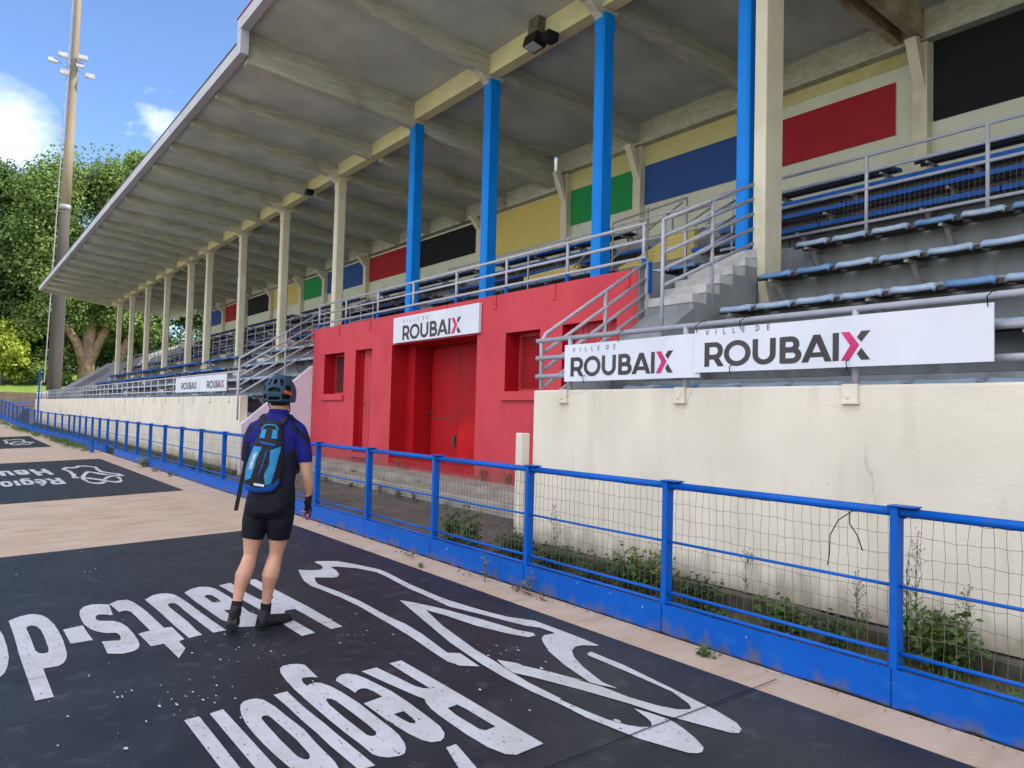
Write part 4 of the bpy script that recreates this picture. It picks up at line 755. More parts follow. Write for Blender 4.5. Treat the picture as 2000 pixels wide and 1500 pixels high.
# ================================================================ plants
def leaf_quads(mb, c, n, rad, size, up=.3, flat=1.0):
    for _ in range(n):
        d = Vector((random.gauss(0, 1), random.gauss(0, 1), random.gauss(0, 1)*flat)); d.normalize(); p = Vector(c)+Vector((d.x*rad[0], d.y*rad[1], d.z*rad[2]))*random.uniform(.35, 1)**.6
        leaf(mb, p, size*random.uniform(.6, 1.3), (d+Vector((0, 0, up))).normalized())
def leaf(mb, p, s, nrm, ratio=.6, direc=None):
    a = direc or Vector((random.gauss(0, 1), random.gauss(0, 1), random.gauss(0, 1))); a = (a-nrm*a.dot(nrm)); a = a.normalized() if a.length > 1e-6 else Vector((1, 0, 0)); b = nrm.cross(a)
    bend = nrm*(-.12*s)
    mb.add([p-a*s*.5, p+b*s*ratio*.5+bend*.3, p+a*s*.55+bend, p-b*s*ratio*.5+bend*.3], [(0, 1, 2, 3)])
def bush_plant(x, y, z, h, wd, n, ls, label, m_='weed', flowers=0):
    t = thing('weed', (x, y, z), label, 'weed', None)
    st = MB(); lv = MB(); fl_ = MB()
    for _ in range(max(4, n//14)):
        a = random.random()*6.28; rr = wd*random.uniform(.1, 1); tip = Vector((x+rr*math.cos(a), y+rr*math.sin(a)*.6, z+h*random.uniform(.45, 1)))
        mid = Vector((x, y, z)).lerp(tip, .5)+Vector((0, 0, h*.12)); st.tube([(x+random.uniform(-.3, .3)*wd, y, z-.01), mid, tip], .0025, 3)
        for k in range(14):
            q = Vector((x, y, z)).lerp(tip, random.uniform(.25, 1.05)); q += Vector((random.gauss(0, 1), random.gauss(0, .7), random.gauss(0, .6)))*ls*.9
            if q.z < z: q.z = z+.01
            leaf(lv, q, ls*random.uniform(.6, 1.4), Vector((random.gauss(0, .5), random.gauss(-.2, .5), 1)).normalized(), .75)
        if flowers and random.random() < flowers: fl_.sphere(tip, .010, 4, (1, 1, .5))
    st.build('stems', 'twig', t); lv.build('leaves', m_, t)
    if fl_.v: fl_.build('flowers', 'flower', t)
    return t
def spike_plant(x, y, z, h, label, n=5, spread=.10, dry=False):
    t = thing('weed', (x, y, z), label, 'weed'); st = MB(); lv = MB(); tp = MB()
    for k in range(n):
        hh = h*(1 if k == 0 else random.uniform(.45, .85)); bx_ = x+random.uniform(-1, 1)*spread; lean = random.uniform(-.06, .06)
        P = [Vector((bx_+lean*u*hh, y+random.uniform(-.01, .01), z+hh*u)) for u in (0, .33, .66, 1)]
        st.tube(P, [.0035, .003, .0022, .0012], 4)
        m_ = int(hh/.016)
        for i in range(m_):
            u = i/m_; 
            if u < .05: continue
            p = P[0].lerp(P[3], u); a = i*2.4; ln = .10*(1-u*.75); d = Vector((math.cos(a), math.sin(a)*.8, .55 if u < .6 else .9)).normalized()
            if dry and random.random() < .6: continue
            leaf(lv, p+d*ln*.5, ln, Vector((0, 0, 1)).cross(d).cross(d).normalized(), .20, d)
        if k < 2:
            for i in range(26):
                u = random.uniform(.62, 1); p = P[0].lerp(P[3], u); a = random.random()*6.28; ln = .09*(1.25-u)*1.6; d = Vector((math.cos(a), math.sin(a), 1.1)).normalized(); tp.tube([p, p+d*ln], .001, 3); tp.sphere(p+d*ln, .0055, 3)
    st.build('stems', 'twig' if dry else 'weed', t); 
    if lv.v: lv.build('leaves', 'twig' if dry else 'weed', t)
    if tp.v: tp.build('flower_heads', 'twig', t)
    return t
bush_plant(-7.75, 4.85, .02, .42, .22, 300, .06, 'leafy green weed behind the fence before the red building, left of the pair')
bush_plant(-7.25, 4.8, .02, .44, .22, 320, .06, 'taller bright leafy weed behind the fence before the cream pier')
bush_plant(-6.65, 5.0, .02, .28, .34, 520, .045, 'dark ivy clump at the foot of the cream pier', 'weed2')
bush_plant(-6.0, 4.95, .02, .24, .30, 380, .045, 'dark low weed clump right of the cream pier', 'weed2')
bush_plant(-5.35, 4.9, .02, .26, .40, 400, .04, 'dark low weed patch between the third and second near posts', 'weed2')
bush_plant(-4.72, 5.0, .02, .40, .32, 560, .05, 'bushy weed with small yellow flowers left of the second near post', 'weed', .5)
bush_plant(-4.2, 5.0, .02, .30, .30, 480, .045, 'low weed just right of the second near post', 'weed2')
bush_plant(-3.35, 5.0, .02, .24, .22, 300, .05, 'small round leafy weed midway before the near wall', 'weed')
bush_plant(-2.95, 5.0, .02, .20, .14, 160, .045, 'tiny leafy weed left of the nearest post', 'weed2')
bush_plant(-2.02-.28, 5.05, .02, .40, .24, 900, .05, 'dense leafy base clump right of the nearest post', 'weed')
bush_plant(-1.62, 4.75, .02, .16, .10, 50, .05, 'weed with one yellow flower at the right edge', 'weed', .9)
spike_plant(-2.45, 5.02, .02, .86, 'tall spiky weed with dark seed heads right of the nearest post', 8, .14)
spike_plant(-2.78, 5.0, .02, .52, 'slender green spike weed left of the nearest post', 3, .04)
spike_plant(-2.22, 5.05, .02, .55, 'shorter spiky weed with long narrow leaves right of the tall one', 5, .07)
spike_plant(-3.72, 5.02, .16, .40, 'thin dry brown seedling standing against the near wall', 1, .01, True)
spike_plant(-5.98, 5.0, .02, .62, 'pale thin weed standing against the near wall by the third post', 3, .04, True)
bush_plant(-3.36, 4.12, .0, .07, .06, 46, .035, 'small bright green tuft at the foot of the blue kick board')
bush_plant(-6.85, 3.95, .0, .03, .03, 14, .02, 'tiny green seedling on the track edge')
bush_plant(-5.30, 4.14, 0, .30, .05, 40, .03, 'reddish dry weed climbing the blue kick board', 'twig')
bush_plant(-5.95, 4.12, 0, .26, .06, 30, .025, 'thin reddish weed on the kick board left of the dry one', 'twig')
for i, (x_, y_, h_, w_) in enumerate([(-12.62, 6.75, .22, .14), (-13.7, 6.35, .12, .12), (-14.7, 6.0, .10, .16), (-14.15, 5.98, .08, .12), (-11.75, 5.95, .12, .10), (-10.0, 6.82, .20, .07), (-9.35, 6.84, .24, .14), (-11.1, 5.93, .10, .14), (-10.5, 5.92, .10, .12), (-12.9, 5.95, .06, .08)]):
    bush_plant(x_, y_, .52 if y_ > 6.6 else .34 if y_ > 6.2 else .21, h_, w_, 60, .035, ['round green weed by the gateway sill', 'low weed on the lower step left', 'flat weed at the asphalt edge, leftmost', 'flat weed at the asphalt edge, second from left', 'thin weed at the asphalt edge before the gateway', 'small upright weed under the right of the gateway', 'tall weed at the foot of the red wall on the right', 'low dry weed before the gateway, middle', 'low dry weed before the gateway, right', 'tiny weed at the asphalt edge'][i], 'weed' if i not in (7, 8) else 'weed2')
bush_plant(-18.15, 4.85, .02, .26, .35, 200, .05, 'green weed clump behind the fence left of the cyclist', 'weed')
bush_plant(-19.6, 4.9, .02, .22, .5, 200, .05, 'low green weed clump behind the fence farther left of the cyclist', 'weed2')
bush_plant(-21.35, 4.12, 0, .30, .32, 260, .045, 'yellowish weed tuft filling the gap in the kick board', mat('yellowing_weed', (.30, .27, .05), .9, (.14, .18, .04), 14, .4), .15)
bush_plant(-18.4, 4.10, 0, .12, .14, 60, .035, 'small weed on the track side of the fence behind the cyclist')
bush_plant(-19.9, 4.10, 0, .10, .16, 50, .035, 'small dry weed on the track side of the fence', 'weed')
bush_plant(-5.05, 5.05, .02, .34, .18, 240, .045, 'taller leafy weed left of the yellow flowered one')
bush_plant(-3.0-.75, 4.7, .02, .14, .25, 160, .04, 'low trailing weed close behind the near kick board', 'weed2')
bush_plant(-1.2, 5.0, .02, .18, .25, 200, .045, 'low weed clump beyond the right edge of the near wall', 'weed2')
# ground cover and litter that nobody could count
gc = MB()
def tuft(mb, x, y, z, h, n, sp):
    for _ in range(n):
        a = random.random()*6.28; bx_ = x+random.gauss(0, sp); by = y+random.gauss(0, sp*.6); hh = h*random.uniform(.5, 1.1); d = Vector((math.cos(a), math.sin(a), 0))*hh*.5; wv = Vector((-math.sin(a), math.cos(a), 0))*.006
        b0 = Vector((bx_, by, z)); mb.add([b0-wv, b0+wv, b0+d+Vector((0, 0, hh))], [(0, 1, 2)])
for _ in range(260):
    x_ = random.uniform(-64, -29); tuft(gc, x_, fence_y(x_)-.12-abs(random.gauss(0, .22)), gz(x_, fence_y(x_)-.1), .20, 16, .12)
for _ in range(160):
    x_ = random.uniform(-60, -17.6); tuft(gc, x_, random.uniform(4.4, 5.2), .0, .26, 16, .14)
for _ in range(70):
    x_ = random.uniform(-6.8, 2); tuft(gc, x_, random.uniform(4.7, 5.2), .02, .10, 9, .06)
for _ in range(26):
    x_ = random.uniform(-16.5, -7.2); tuft(gc, x_, random.choice([6.03, 6.0, 6.38, 6.84]), .2 if random.random() < .6 else .40, .08, 8, .07)
tag(gc.build('grass_tufts', 'weed'), kind='stuff')
lt = MB()
for _ in range(1500):
    x_ = random.uniform(-16, 1); y_ = 4.215-abs(random.gauss(0, .028)); s_ = random.uniform(.004, .016)
    leaf(lt, Vector((x_, y_, gz(x_, y_)+.008+random.random()*.008)), s_, Vector((random.gauss(0, .4), random.gauss(0, .4), 1)).normalized(), .6)
for cx_, cy_, n_, sp_x in [(-5.45, 4.14, 60, .06), (-5.1, 4.12, 30, .05), (-7.4, 4.1, 40, .15), (-6.3, 4.1, 24, .1), (-9.6, 4.1, 20, .15)]:
    for _ in range(n_): leaf(lt, Vector((random.gauss(cx_, sp_x), cy_+random.gauss(0, .025), random.random()*.03+.01)), random.uniform(.012, .035), Vector((random.gauss(0, 1), random.gauss(0, 1), 1)).normalized(), .5)
for _ in range(240):
    x_ = random.uniform(-6.8, 1); leaf(lt, Vector((x_, random.uniform(4.4, 5.2), .02+random.random()*.02)), random.uniform(.02, .05), Vector((random.gauss(0, .5), random.gauss(0, .5), 1)).normalized(), .6)
tag(lt.build('leaf_litter', 'litter'), kind='stuff')
# ================================================================ floodlight mast
MT = thing('floodlight_mast', (-62, 6.05, -.5), 'tall tapering concrete floodlight mast with a climbing ladder and small lamps', 'mast')
mp_ = lambda z: Vector((-62, 6.02+.0105*(z-3), z)); mr_ = lambda z: .46-.0092*(z-3)
q = MB(); q.tube([mp_(z) for z in (-.5, 4, 8, 12, 15.2)], [mr_(z) for z in (-.5, 4, 8, 12, 15.2)], 24); q.build('lower_shaft', 'mastlow', MT, smooth=True)
q = MB(); q.tube([mp_(z) for z in (15.55, 20, 25, 30, 36)], [mr_(z) for z in (15.55, 20, 25, 30, 36)], 24); q.build('upper_shaft', 'mast', MT, smooth=True)
q = MB(); q.tube([mp_(15.2), mp_(15.55)], [.375, .375], 24); q.build('steel_band', 'steel', MT, smooth=True)
q = MB()
for s_ in (-.16, .16): q.tube([mp_(z)+Vector((.25+s_, -mr_(z)-.16, 0)) for z in (3, 10, 20, 36)], .025, 5)
for i in range(110): z = 3+i*.3; q.tube([mp_(z)+Vector((.09, -mr_(z)-.16, 0)), mp_(z)+Vector((.41, -mr_(z)-.16, 0))], .018, 4)
q.build('ladder', 'steel', MT)
for i in range(20): z = 15+i*1.0; MB().tube([mp_(z)+Vector((.25, -mr_(z)-.45, 0)), mp_(z)+Vector((.25, -mr_(z)+.1, 0))], .02, 4).build('ladder_bracket', 'steel', MT)
for (dy, z, s_) in [(-1.35, 25.4, .55), (-.75, 25.95, .55), (.45, 26.1, .55), (.95, 24.9, .55), (-.6, 24.75, .5), (.3, 25.5, .45)]:
    c = mp_(z)+Vector((.55, dy, 0)); h = MB(); h.obox(c, (.16, 0, -.20), (0, s_/2+.03, 0), (.05, 0, .05)); lo_ = h.build('lamp', 'steel', MT, bevel=.02)
    gq = MB(); gq.obox(c+Vector((.05, 0, -.05))*1.04, (.13, 0, -.17), (0, s_/2, 0), (.004, 0, .004)); gq.build('glass', 'lampglass', lo_)
    MB().tube([mp_(25.3)+Vector((.2, 0, 0)), c], .03, 5).build('arm', 'steel', MT)
# roof floodlight
fl2 = thing('roof_floodlight', (-10.55, 8.0, 8.3), 'brown housing and black floodlight hanging on the roof girder by the third blue column', 'floodlight')
MB().prism_y([(-10.72, 8.22), (-10.42, 8.22), (-10.40, 8.72), (-10.66, 8.72)], 8.02, 8.18).build('housing', mat('brown_grey_metal', (.16, .15, .12), .5, (.10, .09, .07), 6, .3), fl2, bevel=.01)
k = MB().obox((-10.45, 8.0, 8.08), (.17, 0, 0), (0, .13, -.03), (0, .03, .10)).build('lamp', 'tie', fl2, bevel=.01)
MB().obox((-10.45, 7.955, 7.975), (.13, 0, 0), (0, .10, -.024), (0, .001, .004)).build('glass', 'lampglass', k)
MB().box(-10.22, -10.02, 7.95, 8.18, 7.98, 8.14).build('ballast_box', 'tie', fl2, bevel=.01)
tag(MB().box(-21.1, -20.85, 7.98, 8.18, 7.70, 7.84).build('roof_lamp', 'tie', bevel=.02), 'small dark lamp under the girder left of the red building', 'lamp')
# ================================================================ far left terrain
bk = MB(); XS = [-67.2, -70, -74, -80, -90, -110, -160]; YS = [-60, -30, -15, -5, 0, 3, 5.6, 9, 20, 40, 80]
for x in XS:
    for y in YS:
        t = min(1, (-x-67.2)/30); bk.v.append((x, y, 2.3+t*3.4+.3*math.sin(y*.2)*(t > 0)))
for i in range(len(XS)-1):
    for j in range(len(YS)-1):
        a = i*len(YS)+j; bk.f.append((a, a+1, a+len(YS)+1, a+len(YS)))
tag(bk.build('grass_bank', 'grass'), kind='structure')
tag(MB().box(-67.19, -66.9, -60, 40, -.7, 2.32).build('retaining_wall', 'brown'), 'low brown retaining wall under the grass bank at the far bend', 'wall')
# ================================================================ trees
def leaf_cloud(mb, c, r, n, s):
    c = np.array(c); r = np.array(r)
    g3 = rng.normal(size=(n, 3)); ln_ = np.linalg.norm(g3, axis=1)[:, None]; d = g3/ln_; rad = np.minimum(ln_[:, 0]*.50, 1.35)
    p = c+d*r*rad[:, None]
    nr = d*.7+rng.normal(size=(n, 3))*.6+np.array([0, 0, .35]); nr /= np.linalg.norm(nr, axis=1)[:, None]
    a = rng.normal(size=(n, 3)); a -= nr*(a*nr).sum(1)[:, None]; a /= np.linalg.norm(a, axis=1)[:, None]; b = np.cross(nr, a)
    sz = (s*rng.uniform(.55, 1.3, n))[:, None]
    Q = np.stack([p-a*sz*.5, p+b*sz*.38-nr*sz*.05, p+a*sz*.5-nr*sz*.12, p-b*sz*.38-nr*sz*.05], 1).reshape(-1, 3)
    mb.append(Q)
def tree(x, y, z0, h, clumps, label, m_, trunk_r=.5, limbs=(), n_per=900, s=.34, name='tree', sub=7, cat='tree'):
    t = thing(name, (x, y, z0), label, cat)
    q = MB(); q.tube([(x, y, z0-.5), (x, y, z0+h*.12), (x+.1, y+.1, z0+h*.28)], [trunk_r*1.3, trunk_r, trunk_r*.8], 12); q.build('trunk', 'bark', t, smooth=True)
    for L_ in limbs: MB().tube([Vector(p) for p in L_[0]], L_[1], 10).build('limb', 'bark', t, smooth=True)
    Q = []
    for (cx, cy, cz, r1, r2, r3) in clumps:
        vol = r1*r2*r3
        for k in range(sub):
            d = rng.normal(size=3); d /= np.linalg.norm(d); rr = rng.uniform(.45, .95)
            cc = (cx+d[0]*r1*rr, cy+d[1]*r2*rr, cz+d[2]*r3*rr); f = rng.uniform(.30, .72)
            leaf_cloud(Q, cc, (r1*f, r2*f, r3*f*.8), n_per, s)
        leaf_cloud(Q, (cx, cy, cz), (r1*.8, r2*.8, r3*.8), n_per, s)
    V = np.concatenate(Q); V = V-np.array([x, y, z0]); nq = len(V)//4
    me = bpy.data.meshes.new('crown'); me.vertices.add(len(V)); me.vertices.foreach_set('co', V.astype(np.float32).ravel()); me.loops.add(len(V)); me.loops.foreach_set('vertex_index', np.arange(len(V), dtype=np.int32)); me.polygons.add(nq); me.polygons.foreach_set('loop_start', np.arange(0, len(V), 4, dtype=np.int32)); me.polygons.foreach_set('loop_total', np.full(nq, 4, np.int32)); me.update(); me.validate()
    me.materials.append(M[m_]); o = bpy.data.objects.new('crown', me); COL.objects.link(o); o.parent = t
    return t
tree(-70, 9.0, 3.2, 20, [(-70, 6.8, 10.8, 2.6, 2.6, 2.4), (-70.5, 9.6, 11.6, 2.6, 2.4, 2.2), (-70, 12.4, 11.6, 2.8, 2.4, 2.6), (-70, 5.6, 14.0, 3.0, 3.0, 3.0), (-70.5, 9.4, 15.0, 3.2, 3.2, 3.4), (-70, 13.2, 15.5, 2.8, 2.8, 3.4), (-70, 6.6, 18.2, 2.8, 2.8, 3.2), (-70, 9.8, 19.6, 2.8, 2.4, 3.2), (-70, 12.6, 19.8, 2.4, 2.0, 3.0), (-70, 15.4, 13.5, 2.2, 2.2, 2.8), (-69.6, 7.4, 8.9, 1.7, 1.9, 1.5), (-69.4, 11.2, 9.2, 1.7, 2.0, 1.6), (-69.8, 5.4, 8.0, 1.4, 1.6, 1.6), (-70.8, 9.0, 7.6, 1.2, 2.4, 1.5), (-69.2, 13.0, 8.6, 1.4, 1.8, 1.8)],
     'big plane tree with forked pale limbs just right of the floodlight mast', 'leaf2', .55,
     limbs=[([(-70, 9.0, 4), (-69.6, 8.2, 6.4), (-69.4, 7.2, 8.0), (-69.3, 6.8, 9.5)], [.42, .34, .26, .16]), ([(-70, 9.0, 4.4), (-69.8, 9.9, 7.0), (-69.6, 11.0, 9.2), (-69.5, 11.4, 11)], [.40, .32, .24, .14]), ([(-69.9, 10.6, 3.6), (-69.9, 11.9, 7.0), (-69.8, 13.4, 9.6)], [.4, .3, .18])], sub=8, n_per=1500, s=.25)
tree(-74, 2.2, 3.4, 18, [(-74, 5.4, 9.5, 2.8, 2.4, 2.6), (-74, 2.4, 9.4, 3, 2.8, 2.4), (-74, -.6, 9.8, 3, 3, 2.8), (-74, 5.0, 13, 3, 3, 3), (-74, 1.6, 12.8, 3.2, 3.2, 3.0), (-74, -2.4, 13, 3.4, 3.4, 3.2), (-74.5, 4.4, 16.6, 3, 3, 2.8), (-74.5, .8, 16.6, 3.2, 3.2, 2.6), (-74, 3.0, 19, 2.4, 2.4, 1.8), (-74, -3.5, 17.0, 3.0, 3.0, 2.4), (-74, 7.4, 7.6, 1.8, 1.8, 1.6), (-73, 4.6, 7.0, 1.8, 2.2, 1.8), (-73, 1.0, 7.4, 2, 2.4, 1.6)],
     'large dark plane tree left of the floodlight mast', 'leaf', .6, sub=8, n_per=1500, s=.26)
tree(-84, 22, 3.0, 16, [(-84, 20, 9, 4, 3.5, 3), (-84, 24, 11, 4, 4, 3.6), (-84, 18.5, 12.5, 3.5, 3.5, 3.5), (-84, 22, 15, 4, 4, 3)], 'tree seen through the gaps between the farthest cream columns', 'leaf2', .45, limbs=[([(-84, 22, 4), (-84, 20.5, 8), (-84, 19, 11)], [.3, .22, .12])], n_per=500)
tree(-72, 20.5, 2.6, 10, [(-72, 19.5, 8.8, 2.2, 2.4, 1.8), (-72, 22.5, 10.0, 2.4, 2.6, 2.0), (-72, 17.6, 10.6, 2.0, 2.0, 1.6)], 'leafy tree behind the open far end of the grandstand', 'leaf', .3, n_per=500)
tree(-72, 27, 2.6, 9, [(-72, 26, 9.5, 2.5, 3, 1.8), (-72, 30, 10.5, 3, 3, 2.4)], 'rightmost tree glimpsed behind the open far end of the grandstand', 'leaf2', .3, n_per=500)
tree(-71, 3.3, 2.8, 4, [(-69.6, 4.0, 5.4, 1.3, 1.2, 1.3), (-69.6, 2.6, 6.0, 1.4, 1.6, 1.6), (-71, 1.2, 5.6, 1.4, 1.7, 1.9), (-71, -1.2, 5.6, 1.5, 1.9, 2.0), (-71.2, 4.0, 4.6, 1.2, 1.2, 1.2)], 'sunlit yellow green bush at the far left', 'leafy', .12, n_per=480, s=.26, name='bush', cat='bush')
tree(-70.5, 5.9, 2.6, 3, [(-70.5, 5.7, 4.4, 1.1, 1.3, 1.2), (-70.5, 7.4, 5.3, 1.0, 1.3, 1.8)], 'green bush behind the foot of the floodlight mast', 'leaf2', .1, n_per=420, s=.24, name='bush', cat='bush')
tree(-72, 11.5, 3, 4, [(-72, 10.6, 5.5, 1.1, 2.4, 2.2), (-72, 14.5, 6.0, 1.1, 2.6, 2.2)], 'dark undergrowth below the plane tree behind the end parapet', 'leaf', .1, n_per=420, s=.26, name='bush', cat='bush')
tree(-86, 6, 3.5, 12, [(-86, y_, z_, 3.4, 3.6, 3.0) for y_, z_ in [(-4, 6.5), (1, 6.2), (6, 6.5), (11, 6.5), (-2, 11), (4, 11), (10, 11.5), (15, 8)]], 'shaded trees standing behind the two plane trees', 'leaf', .4, sub=4, n_per=420, s=.5)
for i, (y_, h_) in enumerate([(-12, 14), (-24, 15), (-38, 16), (46, 13)]):
    tree(-92, y_, 4, h_, [(-92, y_, h_*.7, 5, 6, h_*.28), (-92, y_+4, h_*.55, 5, 5, h_*.25), (-91, y_-4, h_*.6, 5, 5, h_*.25)], ['row tree beyond the far bend, first', 'row tree beyond the far bend, second', 'row tree beyond the far bend, third', 'row tree behind the grandstand'][i], 'leaf', .5, n_per=360, s=.5)
# ================================================================ the cyclist
P0 = Vector((-5.7695, 2.026, 0)); P0.z = gz(P0.x, P0.y)
RU = Vector((.5936, .8048, 0)).normalized(); RF = Vector((-.8054, .5927, 0)).normalized()
def W(u, w_, z): return P0+RU*(.02+(u-.02)*.94)+RF*w_+Vector((0, 0, z))
def ering(u, w_, z, ru, rw, n=20, p=2.0, tilt=0):
    out = []
    for k in range(n):
        a = 2*math.pi*k/n; c, s_ = math.cos(a), math.sin(a)
        out.append(W(u+ru*math.copysign(abs(c)**(2/p), c), w_+rw*math.copysign(abs(s_)**(2/p), s_), z))
    return out
def limb(mb, pts, n=14, ends=3):   # pts (u,w,z,r)
    mb.tube([W(*p[:3]) for p in pts], [p[3] for p in pts], n)
    for i_, p in enumerate((pts[0], pts[-1])):
        if ends & (1 << i_): mb.sphere(W(*p[:3]), p[3]*.98, 7)
def loft(mb, pts, n=14):   # pts (u,w,z, half width, half height)
    P = [W(*p[:3]) for p in pts]; rs = []
    for i, p in enumerate(P):
        t = (P[min(i+1, len(P)-1)]-P[max(i-1, 0)]).normalized(); s_ = t.cross(Vector((0, 0, 1))).normalized(); u_ = s_.cross(t)
        rs.append([p+s_*pts[i][3]*math.cos(2*math.pi*k/n)+u_*pts[i][4]*math.sin(2*math.pi*k/n) for k in range(n)])
    mb.rings(rs)
def remesh(mb, name, m_, par, vox=.008, sm=4, mats=None, fn=None):
    o = mb.build(name+'_src', m_, None); o.modifiers.clear()
    r = o.modifiers.new('r', 'REMESH'); r.mode = 'VOXEL'; r.voxel_size = vox
    s_ = o.modifiers.new('s', 'SMOOTH'); s_.iterations = sm; s_.factor = .5
    bpy.context.view_layer.update(); dg = bpy.context.evaluated_depsgraph_get()
    me = bpy.data.meshes.new_from_object(o.evaluated_get(dg)); me.name = name
    bpy.data.objects.remove(o)
    off = par.location if par else Vector((0, 0, 0)); q = par.parent if par else None
    while q: off = off+q.location; q = q.parent
    me.transform(Matrix.Translation(-off)); me.materials.clear(); me.materials.append(M[m_] if isinstance(m_, str) else m_)
    for x in (mats or []): me.materials.append(M[x])
    me.polygons.foreach_set('use_smooth', [True]*len(me.polygons))
    if fn:
        for p in me.polygons:
            c = p.center+off-P0; p.material_index = fn(c.dot(RU), c.dot(RF), c.z)
    ob = bpy.data.objects.new(name, me); COL.objects.link(ob); ob.parent = par; return ob
M['skin'] = mat('pale_skin', (.54, .30, .205), .5, (.44, .22, .15), 7, .3, .2, 80, stain=(.50, .20, .14), stain_amt=.35, stain_scale=11, spec=.35)
M['jersey'] = mat('indigo_jersey', (.009, .012, .16), .7, (.008, .010, .13), 14, .3, 1.0, 14, spec=.15)
M['jdark'] = mat('dark_jersey_panel', (.009, .009, .022), .75, (.013, .013, .028), 14, .3, .3, 25, spec=.15)
M['shorts'] = mat('black_lycra', (.006, .0065, .011), .6, (.009, .0095, .015), 12, .3, .8, 13, spec=.12)
M['shoe'] = mat('black_shoe', (.013, .013, .015), .4, (.022, .022, .025), 14, .3)
M['sock'] = mat('black_sock', (.012, .012, .016), .9)
M['hair'] = mat('dark_brown_hair', (.03, .018, .011), .8, (.02, .012, .008), 30, .3)
M['helmet'] = mat('slate_blue_helmet', (.022, .052, .088), .4, (.018, .044, .075), 6, .2)
M['orange'] = mat('orange_decal', (.75, .09, .03), .5)
M['pblue'] = mat('azure_pack_fabric', (.035, .23, .46), .75, (.025, .19, .40), 30, .3, .3, 60)
M['pblue2'] = mat('royal_pack_fabric', (.012, .09, .36), .75, (.01, .075, .31), 20, .3, .3, 60)
M['pblack'] = mat('black_pack_fabric', (.014, .014, .018), .75, (.025, .025, .03), 25, .3, .3, 60)
M['white'] = mat('white_print', (.72, .74, .76), .5)
M['lens'] = mat('pink_mirror_lens', (.50, .10, .16), .15)
PR = thing('person', tuple(P0), 'person in helmet, indigo cycling jersey and black shorts standing on the track seen from behind', 'person')
body = MB()
TOR = [(.02, .0, 1.66, .064, .066), (.02, .0, 1.62, .075, .07), (.018, 0, 1.585, .125, .08), (.014, 0, 1.555, .175, .09), (.012, 0, 1.51, .205, .105), (.01, 0, 1.45, .205, .115), (.008, 0, 1.35, .19, .12), (.004, 0, 1.22, .168, .11), (0, 0, 1.12, .160, .105), (-.008, 0, 1.04, .168, .112), (-.016, -.005, .95, .182, .125), (-.03, -.008, .88, .175, .125), (-.035, 0, .84, .14, .10)]
body.rings([ering(*t[:5], p=2.3) for t in TOR])
LEGL = [(-.105, 0, .92, .098), (-.128, -.012, .80, .090), (-.145, -.02, .69, .073), (-.150, -.03, .60, .056), (-.152, -.035, .55, .050), (-.164, -.062, .47, .057), (-.182, -.090, .41, .061), (-.196, -.112, .32, .044), (-.205, -.13, .24, .035), (-.208, -.145, .18, .034)]
LEGR = [(.065, 0, .92, .098), (.062, .0, .80, .092), (.054, .01, .69, .076), (.042, .02, .60, .057), (.034, .02, .55, .051), (.018, .002, .46, .060), (.004, -.006, .40, .063), (-.012, .005, .30, .044), (-.024, .01, .20, .036), (-.03, .01, .11, .034)]
ARMR = [(.180, 0, 1.495, .056), (.216, .0, 1.42, .053), (.242, 0, 1.30, .050), (.256, .005, 1.20, .043), (.262, .015, 1.155, .041), (.268, .04, 1.11, .043), (.270, .06, 1.06, .036), (.265, .08, 1.01, .027), (.262, .088, .985, .026)]
ARML = [(-.158, 0, 1.495, .056), (-.194, 0, 1.42, .053), (-.206, .0, 1.30, .050), (-.196, .01, 1.22, .043), (-.188, .035, 1.19, .042), (-.165, .10, 1.175, .042), (-.125, .19, 1.17, .034), (-.10, .25, 1.17, .026), (-.095, .27, 1.17, .026)]
for L_ in (LEGL, LEGR, ARMR, ARML): limb(body, L_)
